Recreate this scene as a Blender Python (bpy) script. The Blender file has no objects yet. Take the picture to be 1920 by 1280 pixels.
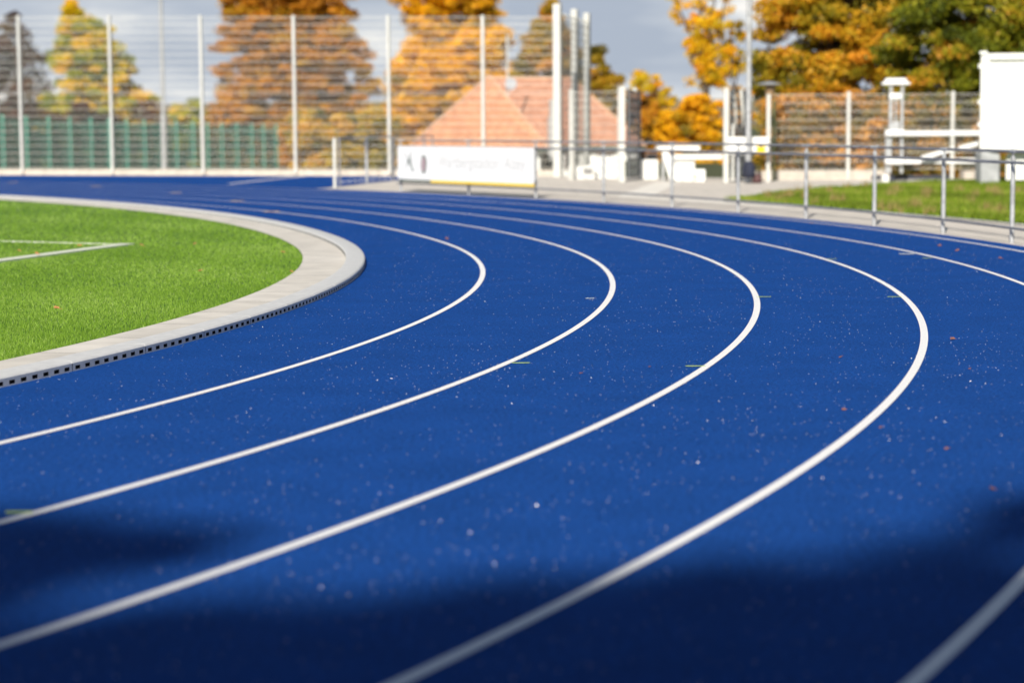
import bpy, math, random
import numpy as np
from mathutils import Vector, Matrix
rad = math.radians
SC = bpy.context.scene
COL = SC.collection

# ------------------------------------------------------------------ camera
F, PITCH, ROLL, H = 3968.65, 0.1034, -0.0056, 1.4677
cr, sr, cp, sp = math.cos(ROLL), math.sin(ROLL), math.cos(PITCH), math.sin(PITCH)
RIGHT = Vector((cr, sr*sp, sr*cp)); UP = Vector((-sr, cr*sp, cr*cp)); FWD = Vector((0, cp, -sp))
cd = bpy.data.cameras.new('camera'); cam = bpy.data.objects.new('camera', cd); COL.objects.link(cam)
cam.matrix_world = Matrix(((RIGHT.x, UP.x, -FWD.x, 0), (RIGHT.y, UP.y, -FWD.y, 0), (RIGHT.z, UP.z, -FWD.z, H), (0, 0, 0, 1)))
cd.sensor_width = 36.0; cd.lens = F/1920*36; cd.clip_start = 0.2; cd.clip_end = 6000
cd.dof.use_dof = True; cd.dof.focus_distance = 15.0; cd.dof.aperture_fstop = 1.52
SC.camera = cam
# ------------------------------------------------------------------ light
SUN_AZ, SUN_EL = rad(13), rad(34)          # shadows run away from the camera and a little to the right
S = Vector((-math.sin(SUN_AZ)*math.cos(SUN_EL), -math.cos(SUN_AZ)*math.cos(SUN_EL), math.sin(SUN_EL)))
ld = bpy.data.lights.new('sun', 'SUN'); sun = bpy.data.objects.new('sun', ld); COL.objects.link(sun)
ld.energy = 5.0; ld.angle = rad(0.53); ld.color = (1.0, 0.94, 0.84)
sun.rotation_euler = S.to_track_quat('Z', 'Y').to_euler(); sun.location = (0, 0, 30)
W = bpy.data.worlds.new('World'); SC.world = W; W.use_nodes = True
nt = W.node_tree; nt.nodes.clear()
def N(nt, t, **kw):
    n = nt.nodes.new(t)
    for k, v in kw.items():
        if k in n.inputs.keys() and not hasattr(n, k): n.inputs[k].default_value = v
        else: setattr(n, k, v)
    return n
out = N(nt, 'ShaderNodeOutputWorld'); bg = N(nt, 'ShaderNodeBackground'); bg.inputs['Strength'].default_value = 0.05
sky = N(nt, 'ShaderNodeTexSky', sky_type='NISHITA', sun_disc=False, sun_elevation=SUN_EL, sun_rotation=math.atan2(S.x, S.y))
sky.air_density = 1.0; sky.dust_density = 0.6
tc = N(nt, 'ShaderNodeTexCoord'); mp = N(nt, 'ShaderNodeMapping'); mp.inputs['Scale'].default_value = (4.5, 4.5, 22.0)
n1 = N(nt, 'ShaderNodeTexNoise'); n1.inputs['Scale'].default_value = 1.3; n1.inputs['Detail'].default_value = 6; n1.inputs['Roughness'].default_value = 0.5
cr1 = N(nt, 'ShaderNodeValToRGB')
e = cr1.color_ramp.elements
e[0].position = 0.40; e[0].color = (7.0, 8.0, 9.6, 1); e[1].position = 0.66; e[1].color = (22, 20, 18, 1)
m_ = cr1.color_ramp.elements.new(0.50); m_.color = (9.4, 10.2, 11.3, 1)
m_ = cr1.color_ramp.elements.new(0.57); m_.color = (14.6, 14.6, 14.2, 1)
sep = N(nt, 'ShaderNodeSeparateXYZ'); mr = N(nt, 'ShaderNodeMapRange'); mr.inputs['From Min'].default_value = 0.075; mr.inputs['From Max'].default_value = 0.17
mr.inputs['To Min'].default_value = 1.0; mr.inputs['To Max'].default_value = 0.0
mix = N(nt, 'ShaderNodeMix', data_type='RGBA')
L_ = nt.links.new
L_(tc.outputs['Generated'], mp.inputs['Vector']); L_(mp.outputs[0], n1.inputs['Vector']); L_(n1.outputs['Fac'], cr1.inputs[0])
L_(tc.outputs['Generated'], sep.inputs[0]); L_(sep.outputs['Z'], mr.inputs['Value']); L_(mr.outputs[0], mix.inputs['Factor'])
L_(sky.outputs[0], mix.inputs['A']); L_(cr1.outputs[0], mix.inputs['B']); L_(mix.outputs['Result'], bg.inputs[0]); L_(bg.outputs[0], out.inputs[0])
SC.view_settings.view_transform = 'Standard'; SC.view_settings.look = 'None'; SC.view_settings.exposure = 0.30; SC.view_settings.gamma = 1
SC.render.engine = 'CYCLES'; SC.cycles.use_denoising = True; SC.cycles.max_bounces = 6; SC.cycles.diffuse_bounces = 3
SC.cycles.transparent_max_bounces = 4; SC.cycles.sample_clamp_indirect = 4

# ------------------------------------------------------------------ geometry of the view (points measured in the 1920 px photograph -> world)
def ray(px, py):
    x, y = (px-960)/F, (640-py)/F
    return RIGHT*x + UP*y + FWD
def at(px, py, Y):
    d = ray(px, py); t = Y/d.y; return Vector((d.x*t, Y, H+d.z*t))
def gnd(px, py, z=0.0):
    d = ray(px, py); t = (z-H)/d.z; return Vector((d.x*t, d.y*t, z))
# ------------------------------------------------------------------ geometry of the bend
CC = np.array([-28.3228, 20.3367]); RR = 26.8483; T1, RA, T2, RB = -0.3926, 33.2591, 0.1867, 37.2213
C1 = CC+(RR-RA)*np.array([math.cos(T1), math.sin(T1)]); C2 = CC+(RR-RB)*np.array([math.cos(T2), math.sin(T2)])
def pt(th, r):
    c, q = (C1, RA) if th < T1 else ((C2, RB) if th > T2 else (CC, RR))
    th2 = min(th, math.pi/2)
    p = c+(q+r)*np.array([math.cos(th2), math.sin(th2)])
    if th > math.pi/2: p = p+np.array([-(th-math.pi/2)*q, 0])
    return p
def rr(th): return RA if th < T1 else (RB if th > T2 else RR)
# ------------------------------------------------------------------ materials
MATS = {}
def mat(name, col, rough=0.6, metal=0.0, noise=0.0, nscale=20.0, bump=0.0, bscale=200.0, col2=None, spec=0.5, coat=0):
    if name in MATS: return MATS[name]
    m = bpy.data.materials.new(name); m.use_nodes = True; t = m.node_tree; b = t.nodes['Principled BSDF']
    b.inputs['Base Color'].default_value = (*col, 1); b.inputs['Roughness'].default_value = rough; b.inputs['Metallic'].default_value = metal
    b.inputs['Specular IOR Level'].default_value = spec
    if coat: b.inputs['Coat Weight'].default_value = coat
    g = N(t, 'ShaderNodeNewGeometry')
    if noise or col2:
        nz = N(t, 'ShaderNodeTexNoise'); nz.inputs['Scale'].default_value = nscale; nz.inputs['Detail'].default_value = 6
        mx = N(t, 'ShaderNodeMix', data_type='RGBA')
        c2 = col2 or tuple(max(0, c*(1-noise)) for c in col); c1 = col if col2 else tuple(min(1, c*(1+noise*0.5)) for c in col)
        mx.inputs['A'].default_value = (*c2, 1); mx.inputs['B'].default_value = (*c1, 1)
        rp = N(t, 'ShaderNodeMapRange'); rp.inputs['From Min'].default_value = 0.35; rp.inputs['From Max'].default_value = 0.65
        t.links.new(g.outputs['Position'], nz.inputs['Vector']); t.links.new(nz.outputs['Fac'], rp.inputs['Value'])
        t.links.new(rp.outputs[0], mx.inputs['Factor']); t.links.new(mx.outputs['Result'], b.inputs['Base Color'])
    if bump:
        nb = N(t, 'ShaderNodeTexNoise'); nb.inputs['Scale'].default_value = bscale; nb.inputs['Detail'].default_value = 3
        bp = N(t, 'ShaderNodeBump'); bp.inputs['Strength'].default_value = bump; bp.inputs['Distance'].default_value = 0.01
        t.links.new(g.outputs['Position'], nb.inputs['Vector']); t.links.new(nb.outputs['Fac'], bp.inputs['Height']); t.links.new(bp.outputs[0], b.inputs['Normal'])
    MATS[name] = m; return m

def track_mat():
    m = bpy.data.materials.new('blue_rubber'); m.use_nodes = True; t = m.node_tree; b = t.nodes['Principled BSDF']; l = t.links.new
    g = N(t, 'ShaderNodeNewGeometry')
    a = N(t, 'ShaderNodeTexNoise'); a.inputs['Scale'].default_value = 150; a.inputs['Detail'].default_value = 4; a.inputs['Roughness'].default_value = .75
    c = N(t, 'ShaderNodeTexNoise'); c.inputs['Scale'].default_value = 2.2; c.inputs['Detail'].default_value = 5
    d = N(t, 'ShaderNodeTexNoise'); d.inputs['Scale'].default_value = 42; d.inputs['Detail'].default_value = 5; d.inputs['Roughness'].default_value = .7
    for x in (a, c, d): l(g.outputs['Position'], x.inputs['Vector'])
    r1 = N(t, 'ShaderNodeValToRGB'); e = r1.color_ramp.elements
    e[0].position = .33; e[0].color = (0.0008, 0.006, 0.055, 1); e[1].position = .70; e[1].color = (0.008, 0.047, 0.235, 1)
    l(a.outputs['Fac'], r1.inputs[0])
    m1 = N(t, 'ShaderNodeMapRange'); m1.inputs['From Min'].default_value = .3; m1.inputs['From Max'].default_value = .7; m1.inputs['To Min'].default_value = .90; m1.inputs['To Max'].default_value = 1.10
    l(c.outputs['Fac'], m1.inputs['Value'])
    m2 = N(t, 'ShaderNodeMapRange'); m2.inputs['From Min'].default_value = .3; m2.inputs['From Max'].default_value = .7; m2.inputs['To Min'].default_value = .45; m2.inputs['To Max'].default_value = 1.6
    l(d.outputs['Fac'], m2.inputs['Value'])
    mm = N(t, 'ShaderNodeMath', operation='MULTIPLY'); l(m1.outputs[0], mm.inputs[0]); l(m2.outputs[0], mm.inputs[1])
    vm = N(t, 'ShaderNodeVectorMath', operation='SCALE'); l(r1.outputs[0], vm.inputs[0]); l(mm.outputs[0], vm.inputs['Scale'])
    l(vm.outputs[0], b.inputs['Base Color'])
    b.inputs['Roughness'].default_value = 0.8; b.inputs['Specular IOR Level'].default_value = 0.02; b.inputs['Sheen Weight'].default_value = .50; b.inputs['Sheen Roughness'].default_value = .5
    vs_ = N(t, 'ShaderNodeVectorMath', operation='MULTIPLY_ADD'); vs_.inputs[1].default_value = (4.8, 4.5, 2.9); vs_.inputs[2].default_value = (.006, .03, .10); l(vm.outputs[0], vs_.inputs[0]); l(vs_.outputs[0], b.inputs['Sheen Tint'])
    bp = N(t, 'ShaderNodeBump'); bp.inputs['Strength'].default_value = .5; bp.inputs['Distance'].default_value = .004
    l(a.outputs['Fac'], bp.inputs['Height']); l(bp.outputs[0], b.inputs['Normal'])
    return m
def line_mat(name, c0, c1, th=.36):
    m = bpy.data.materials.new(name); m.use_nodes = True; t = m.node_tree; b = t.nodes['Principled BSDF']; l = t.links.new
    g = N(t, 'ShaderNodeNewGeometry'); a = N(t, 'ShaderNodeTexNoise'); a.inputs['Scale'].default_value = 260; a.inputs['Detail'].default_value = 2
    l(g.outputs['Position'], a.inputs['Vector'])
    r1 = N(t, 'ShaderNodeValToRGB'); e = r1.color_ramp.elements
    e[0].position = th-.06; e[0].color = (*c0, 1); e[1].position = th+.06; e[1].color = (*c1, 1)
    l(a.outputs['Fac'], r1.inputs[0]); l(r1.outputs[0], b.inputs['Base Color']); b.inputs['Roughness'].default_value = .7
    bp = N(t, 'ShaderNodeBump'); bp.inputs['Strength'].default_value = .4; bp.inputs['Distance'].default_value = .003
    l(a.outputs['Fac'], bp.inputs['Height']); l(bp.outputs[0], b.inputs['Normal'])
    return m
def tone_mat(name, cols, trans=0.3, rough=0.55):
    m = bpy.data.materials.new(name); m.use_nodes = True; t = m.node_tree; b = t.nodes['Principled BSDF']; l = t.links.new
    at_ = N(t, 'ShaderNodeAttribute'); at_.attribute_name = 'tone'
    r1 = N(t, 'ShaderNodeValToRGB'); e = r1.color_ramp.elements
    k = len(cols)
    e[0].position = 0; e[0].color = (*cols[0], 1); e[1].position = 1; e[1].color = (*cols[-1], 1)
    for i in range(1, k-1):
        q = e.new(i/(k-1)); q.color = (*cols[i], 1)
    l(at_.outputs['Fac'], r1.inputs[0]); l(r1.outputs[0], b.inputs['Base Color']); b.inputs['Roughness'].default_value = rough
    b.inputs['Specular IOR Level'].default_value = .3
    if trans:
        tr = N(t, 'ShaderNodeBsdfTranslucent'); mx = N(t, 'ShaderNodeMixShader'); mx.inputs[0].default_value = trans
        l(r1.outputs[0], tr.inputs[0]); l(b.outputs[0], mx.inputs[1]); l(tr.outputs[0], mx.inputs[2])
        l(mx.outputs[0], t.nodes['Material Output'].inputs[0])
    return m
def tile_mat(name, c0, c1, sx, sy, mortar, bump=.3):
    """roof tiles / paving slabs from UV in metres"""
    m = bpy.data.materials.new(name); m.use_nodes = True; t = m.node_tree; b = t.nodes['Principled BSDF']; l = t.links.new
    uv = N(t, 'ShaderNodeUVMap'); br = N(t, 'ShaderNodeTexBrick')
    br.inputs['Scale'].default_value = 1; br.inputs['Brick Width'].default_value = sx; br.inputs['Row Height'].default_value = sy
    br.inputs['Mortar Size'].default_value = mortar; br.inputs['Color1'].default_value = (*c0, 1); br.inputs['Color2'].default_value = (*c1, 1)
    br.inputs['Mortar'].default_value = (*[x*.45 for x in c0], 1)
    g = N(t, 'ShaderNodeNewGeometry'); nz = N(t, 'ShaderNodeTexNoise'); nz.inputs['Scale'].default_value = 3; nz.inputs['Detail'].default_value = 8
    l(g.outputs['Position'], nz.inputs['Vector'])
    mr_ = N(t, 'ShaderNodeMapRange'); mr_.inputs['From Min'].default_value = .3; mr_.inputs['From Max'].default_value = .7; mr_.inputs['To Min'].default_value = .84; mr_.inputs['To Max'].default_value = 1.08
    l(nz.outputs['Fac'], mr_.inputs['Value'])
    vm = N(t, 'ShaderNodeVectorMath', operation='SCALE')
    l(uv.outputs[0], br.inputs['Vector']); l(br.outputs['Color'], vm.inputs[0]); l(mr_.outputs[0], vm.inputs['Scale']); l(vm.outputs[0], b.inputs['Base Color'])
    b.inputs['Roughness'].default_value = .8
    return m
M_TRACK = track_mat()
M_LINE = line_mat('track_white', (.40, .44, .52), (.90, .89, .88), .36)
M_TICK = line_mat('tick_green', (.20, .32, .10), (.42, .56, .10), .42)
M_TICKW = line_mat('tick_white', (.2, .3, .3), (.75, .80, .75), .42)
M_ORANGE = mat('mark_sand', (.55, .38, .16), .7)
M_GALV = mat('galvanised', (.50, .51, .52), .45, .35, noise=.25, nscale=9)
M_GALVD = mat('galvanised_dull', (.27, .275, .30), .55, .25, noise=.2, nscale=7)
M_WPOST = mat('pale_post', (.62, .62, .58), .5, .05, noise=.08, nscale=4)
M_WIRE = mat('wire_zinc', (.80, .78, .70), .5, .1)
M_WIREG = mat('wire_grey', (.13, .14, .15), .5, .3)
M_CONC = mat('concrete', (.54, .485, .42), .85, noise=.14, nscale=6, bump=.2, bscale=120)
M_CONCW = mat('concrete_pale', (.80, .76, .69), .85, noise=.10, nscale=4, bump=.2, bscale=90)
M_KERB = mat('polymer_concrete', (.64, .64, .635), .55, noise=.08, nscale=14, bump=.1, bscale=150)
M_KERBF = mat('slot_shade_dark', (.006, .006, .008), .9)  # shade inside the kerb slots, put into a near-black colour
M_WHITE = mat('white_paint', (.83, .83, .80), .45, noise=.03, nscale=3)
M_WHITEB = mat('white_board', (.86, .86, .86), .35)
M_GREY = mat('grey_block', (.42, .43, .44), .8, noise=.2, nscale=5, bump=.2, bscale=40)
M_DARK = mat('dark_plastic', (.03, .035, .05), .5)
M_GREEN = mat('green_fence', (.04, .36, .26), .5, noise=.15, nscale=3)
M_YEL = mat('yellow_paint', (.92, .62, .01), .5)
M_DGREEN = mat('dark_green_paint', (.02, .07, .045), .5)
M_TEXT = mat('faint_grey_lettering', (.60, .61, .60), .6)
M_MAROON = mat('emblem_rose', (.45, .33, .36), .6)
M_BARK = mat('bark', (.10, .075, .055), .9, noise=.4, nscale=12, bump=.6, bscale=20)
M_RED = mat('orange_red_paint', (.75, .22, .06), .5)
M_NAVY = mat('navy_fabric', (.02, .025, .05), .8)
M_RUST = mat('rust_fabric', (.10, .05, .05), .8)
M_ROOF = tile_mat('clay_tiles', (.52, .22, .11), (.66, .32, .165), .22, .30, .018)
M_PAVE = tile_mat('paving_slabs', (.62, .57, .505), (.67, .615, .55), .9, .45, .006)
M_SLAB = tile_mat('concrete_slabs', (.62, .58, .52), (.69, .65, .59), 1.0, 3.0, .008)
M_SOIL = mat('soil_grass', (.07, .085, .03), .9, noise=.4, nscale=1.5)
M_FIELD = mat('far_fields', (.30, .22, .14), .9, noise=.35, nscale=.01, col2=(.20, .20, .10))
M_TURFB = mat('turf_base', (.05, .13, .018), .9, noise=.3, nscale=30)
M_GRASSB = mat('meadow_base', (.06, .11, .02), .9, noise=.3, nscale=8)

# ------------------------------------------------------------------ helpers
def tag(o, label=None, cat=None, group=None, kind=None):
    if label: o['label'] = label
    if cat: o['category'] = cat
    if group: o['group'] = group
    if kind: o['kind'] = kind
    return o
def thing(name, loc, label, cat, group=None):
    o = bpy.data.objects.new(name, None); o.empty_display_size = .2; COL.objects.link(o); o.location = loc
    return tag(o, label, cat, group)
def wloc(o):
    v = Vector((0, 0, 0))
    while o: v += o.location; o = o.parent
    return v
class MB:
    def __init__(s): s.v = []; s.f = []; s.uv = None; s.mi = []; s.cur = 0
    def add(s, vs, fs):
        b = len(s.v); s.v += [tuple(x) for x in vs]; s.f += [tuple(b+i for i in f) for f in fs]; s.mi += [s.cur]*len(fs)
    def box(s, c, d, ax=None):
        c = Vector(c); X, Y, Z = ax or (Vector((1, 0, 0)), Vector((0, 1, 0)), Vector((0, 0, 1)))
        vs = [c+X*(i*d[0]/2)+Y*(j*d[1]/2)+Z*(k*d[2]/2) for i in (-1, 1) for j in (-1, 1) for k in (-1, 1)]
        s.add(vs, [(0, 1, 3, 2), (4, 6, 7, 5), (0, 4, 5, 1), (2, 3, 7, 6), (0, 2, 6, 4), (1, 5, 7, 3)])
    def bevbox(s, c, d, b=.01, ax=None):
        c = Vector(c); A = ax or (Vector((1, 0, 0)), Vector((0, 1, 0)), Vector((0, 0, 1)))
        h = [x/2 for x in d]; b = min(b, min(h)*.8)
        pr = [(-h[0]+b, -h[1]), (h[0]-b, -h[1]), (h[0], -h[1]+b), (h[0], h[1]-b), (h[0]-b, h[1]), (-h[0]+b, h[1]), (-h[0], h[1]-b), (-h[0], -h[1]+b)]
        vs = []
        for z, k in ((-h[2], 1), (-h[2]+b, 0), (h[2]-b, 0), (h[2], 1)):
            for x, y in pr:
                q = (1-b/h[0]*.9 if k else 1, 1-b/h[1]*.9 if k else 1)
                vs.append(c+A[0]*x*q[0]+A[1]*y*q[1]+A[2]*z)
        fs = [tuple(range(7, -1, -1)), tuple(range(24, 32))]
        for r in range(3):
            for i in range(8): j = (i+1) % 8; fs.append((r*8+i, r*8+j, r*8+8+j, r*8+8+i))
        s.add(vs, fs)
    def beam(s, a, b, w, h=None, up=Vector((0, 0, 1))):
        a, b = Vector(a), Vector(b); h = h or w; d = (b-a); L = d.length; d.normalize()
        if abs(d.dot(up)) > .98: up = Vector((1, 0, 0))
        x = d.cross(up).normalized(); z = x.cross(d).normalized()
        s.box((a+b)/2, (w, L, h), (x, d, z))
    def tube(s, pts, r, n=10, cap=True):
        pts = [Vector(p) for p in pts]; rs = r if isinstance(r, (list, tuple)) else [r]*len(pts)
        rings = []; ref = None
        for i, p in enumerate(pts):
            d = (pts[min(i+1, len(pts)-1)]-pts[max(i-1, 0)]).normalized()
            if ref is None: ref = Vector((0, 0, 1)) if abs(d.z) < .9 else Vector((1, 0, 0))
            x = d.cross(ref).normalized(); ref = x.cross(d).normalized(); y = ref
            rings.append([p+(x*math.cos(2*math.pi*k/n)+y*math.sin(2*math.pi*k/n))*rs[i] for k in range(n)])
        vs = [v for q in rings for v in q]; fs = []
        for i in range(len(pts)-1):
            for k in range(n): j = (k+1) % n; fs.append((i*n+k, i*n+j, i*n+n+j, i*n+n+k))
        if cap: fs += [tuple(range(n-1, -1, -1)), tuple(range((len(pts)-1)*n, len(pts)*n))]
        s.add(vs, fs)
    def lathe(s, c, prof, n=16):
        c = Vector(c); vs = [c+Vector((r*math.cos(2*math.pi*k/n), r*math.sin(2*math.pi*k/n), z)) for r, z in prof for k in range(n)]
        fs = [(i*n+k, i*n+(k+1) % n, i*n+n+(k+1) % n, i*n+n+k) for i in range(len(prof)-1) for k in range(n)]
        fs += [tuple(range(n-1, -1, -1)), tuple(range((len(prof)-1)*n, len(prof)*n))]
        s.add(vs, fs)
    def build(s, name, m, parent=None, smooth=False, uvs=None):
        me = bpy.data.meshes.new(name); o = bpy.data.objects.new(name, me); COL.objects.link(o)
        off = Vector((0, 0, 0))
        if parent: o.parent = parent; off = wloc(parent)
        me.from_pydata([(a-off.x, b-off.y, c-off.z) for a, b, c in s.v], [], s.f)
        for q in (m if isinstance(m, (list, tuple)) else [m]): me.materials.append(q)
        if isinstance(m, (list, tuple)): me.polygons.foreach_set('material_index', s.mi)
        if smooth:
            me.polygons.foreach_set('use_smooth', [True]*len(me.polygons))
            if smooth != 'all': me.set_sharp_from_angle(angle=rad(40))
        if uvs is not None:
            ul = me.uv_layers.new(name='UVMap')
            for lp in me.loops: ul.data[lp.index].uv = uvs[lp.vertex_index]
        me.update(); return o
def struct(o, k='structure'): o['kind'] = k; return o
def strip(name, m, r0, r1, z, th0=-75, th1=125, step=1.0, z1=None, parent=None):
    b = MB(); uv = []; n = int((th1-th0)/step); s_ = 0; vs = []; fs = []
    for i in range(n+1):
        th = rad(th0+(th1-th0)*i/n); a, c = pt(th, r0), pt(th, r1)
        vs += [(a[0], a[1], z), (c[0], c[1], z if z1 is None else z1)]; uv += [(s_, r0), (s_, r1)]
        s_ += rr(th)*rad((th1-th0)/n)
        if i < n: fs.append((2*i, 2*i+1, 2*i+3, 2*i+2))
    b.add(vs, fs); return b.build(name, m, parent, uvs=uv)
def poly(name, m, pts2, z, thick=0.0, uvs=False):
    b = MB(); n = len(pts2)
    b.add([(p[0], p[1], z) for p in pts2], [tuple(range(n))])
    if thick:
        b.add([(p[0], p[1], z) for p in pts2]+[(p[0], p[1], z-thick) for p in pts2], [(i, (i+1) % n, n+(i+1) % n, n+i) for i in range(n)])
    return b.build(name, m, uvs=[(v[0], v[1]) for v in b.v] if uvs else None)
def cloud_mesh(name, V, faces_per, nv, mats, parent=None, tone=None):
    """V: (n, nv, 3) polygons"""
    n = V.shape[0]; me = bpy.data.meshes.new(name); o = bpy.data.objects.new(name, me); COL.objects.link(o)
    off = np.array([0., 0, 0])
    if parent: o.parent = parent; off = np.array(wloc(parent))
    me.vertices.add(n*nv); me.vertices.foreach_set('co', (V-off).astype(np.float32).ravel())
    me.loops.add(n*nv); me.loops.foreach_set('vertex_index', np.arange(n*nv, dtype=np.int32))
    me.polygons.add(n); me.polygons.foreach_set('loop_start', np.arange(0, n*nv, nv, dtype=np.int32))
    me.materials.append(mats)
    me.update(calc_edges=True)
    if tone is not None:
        a = me.attributes.new('tone', 'FLOAT', 'POINT'); a.data.foreach_set('value', np.repeat(tone, nv).astype(np.float32))
    return o
def leaf_quads(rng, P, size, droop=0.0):
    n = len(P); nrm = rng.normal(size=(n, 3)); nrm /= np.linalg.norm(nrm, axis=1)[:, None]
    t = rng.normal(size=(n, 3)); t -= (t*nrm).sum(1)[:, None]*nrm; t /= np.linalg.norm(t, axis=1)[:, None]
    u = np.cross(nrm, t); s = size*rng.uniform(.6, 1.3, n)[:, None]
    a = t*s*.5; b = u*s*.32
    return np.stack([P-a, P-b+a*.1, P+a, P+b+a*.1], 1)

# ================================================================== SETTING
# wall line behind the track, then terrain that drops away beyond it
WA, WB = Vector((-15.12, 62.5)), Vector((1.25, 57.4))
wd = (WB-WA).normalized(); wn = Vector((-wd.y, wd.x))
def side(x, y):      # metres beyond the stadium edge (positive outside)
    if x < 1.35: return (Vector((x, y))-WA).dot(wn)
    return min((Vector((x, y))-WA).dot(wn)+12, y-53.5) if x < 9 else y-53.5
def terrain(x, y):
    d = side(x, y); z = -0.03
    if y > 40 and d > .3:
        z = -0.03-2.15*min(1, (d-.3)/9)
        if x > 4: z = -0.03-0.3*min(1, (d-.3)/9)-(.0)
        elif x > 0: z = -0.03-(2.15-(1.85*(x/4)))*min(1, (d-.3)/9)
    return z
xs = sorted(set(list(np.arange(-60, 60, 1.0))+[-3000, -1500, -700, -400, -250, -160, -110, -80, 80, 110, 160, 250, 400, 700, 1500, 3000]))
ys = sorted(set(list(np.arange(-60, 120, 1.0))+[-3000, -1000, -400, -160, -90, 140, 170, 220, 300, 450, 700, 1200, 2500, 4000]))
b = MB(); b.add([(x, y, terrain(x, y)) for y in ys for x in xs], [(j*len(xs)+i, j*len(xs)+i+1, (j+1)*len(xs)+i+1, (j+1)*len(xs)+i) for j in range(len(ys)-1) for i in range(len(xs)-1)])
struct(b.build('ground', M_SOIL))
# far hills with fields
b = MB(); rng = np.random.default_rng(5); hx = np.linspace(-900, 900, 61); hy = [420, 600, 800, 1000, 1300]
hz = [-2.3, 2.5, 7.5, 10.5, 11.5]
vs = []
for j, y in enumerate(hy):
    for x in hx: vs.append((x, y, hz[j]+(0 if j == 0 else 1.2*math.sin(x*.006+j*.3)+.5*math.sin(x*.021+j))))
b.add(vs, [(j*61+i, j*61+i+1, j*61+62+i, j*61+61+i) for j in range(4) for i in range(60)])
struct(b.build('hills', M_FIELD, smooth='all'))
# paving: everything inside the walls outside the lanes
wl = lambda s: (WA+wd*s)
pv = [(-60, -50), (45, -50), (45, 53.0), (9.0, 53.0), (1.6, 56.7), tuple(wl(18.0)), tuple(wl(0)), tuple(wl(-45)), (-60, 60)]
struct(poly('paving', M_PAVE, pv, -0.006, uvs=True))
struct(strip('pavement', M_PAVE, 7.65, 9.62, -0.001, -75, 40.6))
struct(strip('path_edging', M_CONCW, 9.62, 9.74, 0.012, -75, 29.0))
struct(strip('running_track', M_TRACK, -0.02, 7.65, 0.0))
# blue apron of the field-event area behind the bend
ap = [tuple(pt(rad(d), 7.62)) for d in range(41, 92, 3)]
e0 = gnd(740, 338); e0b = Vector((-2.6, 58.4))
apron = [tuple(pt(rad(40.3), 7.62)), (e0.x, e0.y), tuple(wl(13.8)-wn*.5), tuple(wl(0)-wn*.5), tuple(wl(-40)-wn*.5), (-52, 66)]+[(-52, 62.5)]+ap[::-1][:-1]
struct(poly('blue_apron', M_TRACK, apron, -0.0025))
# lane lines
for k in range(6):
    c = 1.195+1.22*k
    o = strip('lane_line', M_LINE, c-.025, c+.025, 0.003, -75, 125, .5); struct(o)
def gline(name, a, c, w, z, m):
    a, c = Vector(a[:2]), Vector(c[:2]); d = (c-a).normalized(); n = Vector((-d.y, d.x))*w/2
    return struct(poly(name, m, [a-n, c-n, c+n, a+n], z))
gline('diagonal_line', gnd(429, 345), gnd(590, 328), .16, .003, M_LINE)
# painted marks on the apron (lane numbers seen end-on) and small survey ticks
b = MB()
for k, (px, py) in enumerate([(655, 340), (678, 338.5), (700, 337), (722, 334.5)]):
    g = gnd(px, py)
    for q in range(3): b.box((g.x+(.12*q-.12), g.y+q*.5-.5, .003), (.09, .9, .002))
struct(b.build('painted_marks', M_LINE))
b = MB()
for px, py, ln in [(977, 681, .11), (1304, 687, .12), (1432, 557, .12), (1677, 557, .12), (36, 961, .10), (1560, 486, .10), (1738, 484.5, .10)]:
    g = gnd(px, py); b.box((g.x, g.y, .0045), (ln, .016 if py < 900 else .03, .002))
struct(b.build('tick_marks', M_TICK))
b = MB(); g = gnd(1106, 560); b.box((g.x, g.y, .0045), (.075, .014, .002)); g = gnd(1705, 476.5); b.box((g.x-.03, g.y, .0045), (.16, .06, .002))
struct(b.build('white_tick_marks', M_TICKW))
b = MB()
for px, py in [(445, 377), (510, 397), (330, 362), (180, 350), (25, 342)]:
    g = gnd(px, py); b.box((g.x, g.y, .0045), (.25, .22, .002))
struct(b.build('sand_coloured_marks', M_ORANGE))
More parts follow.
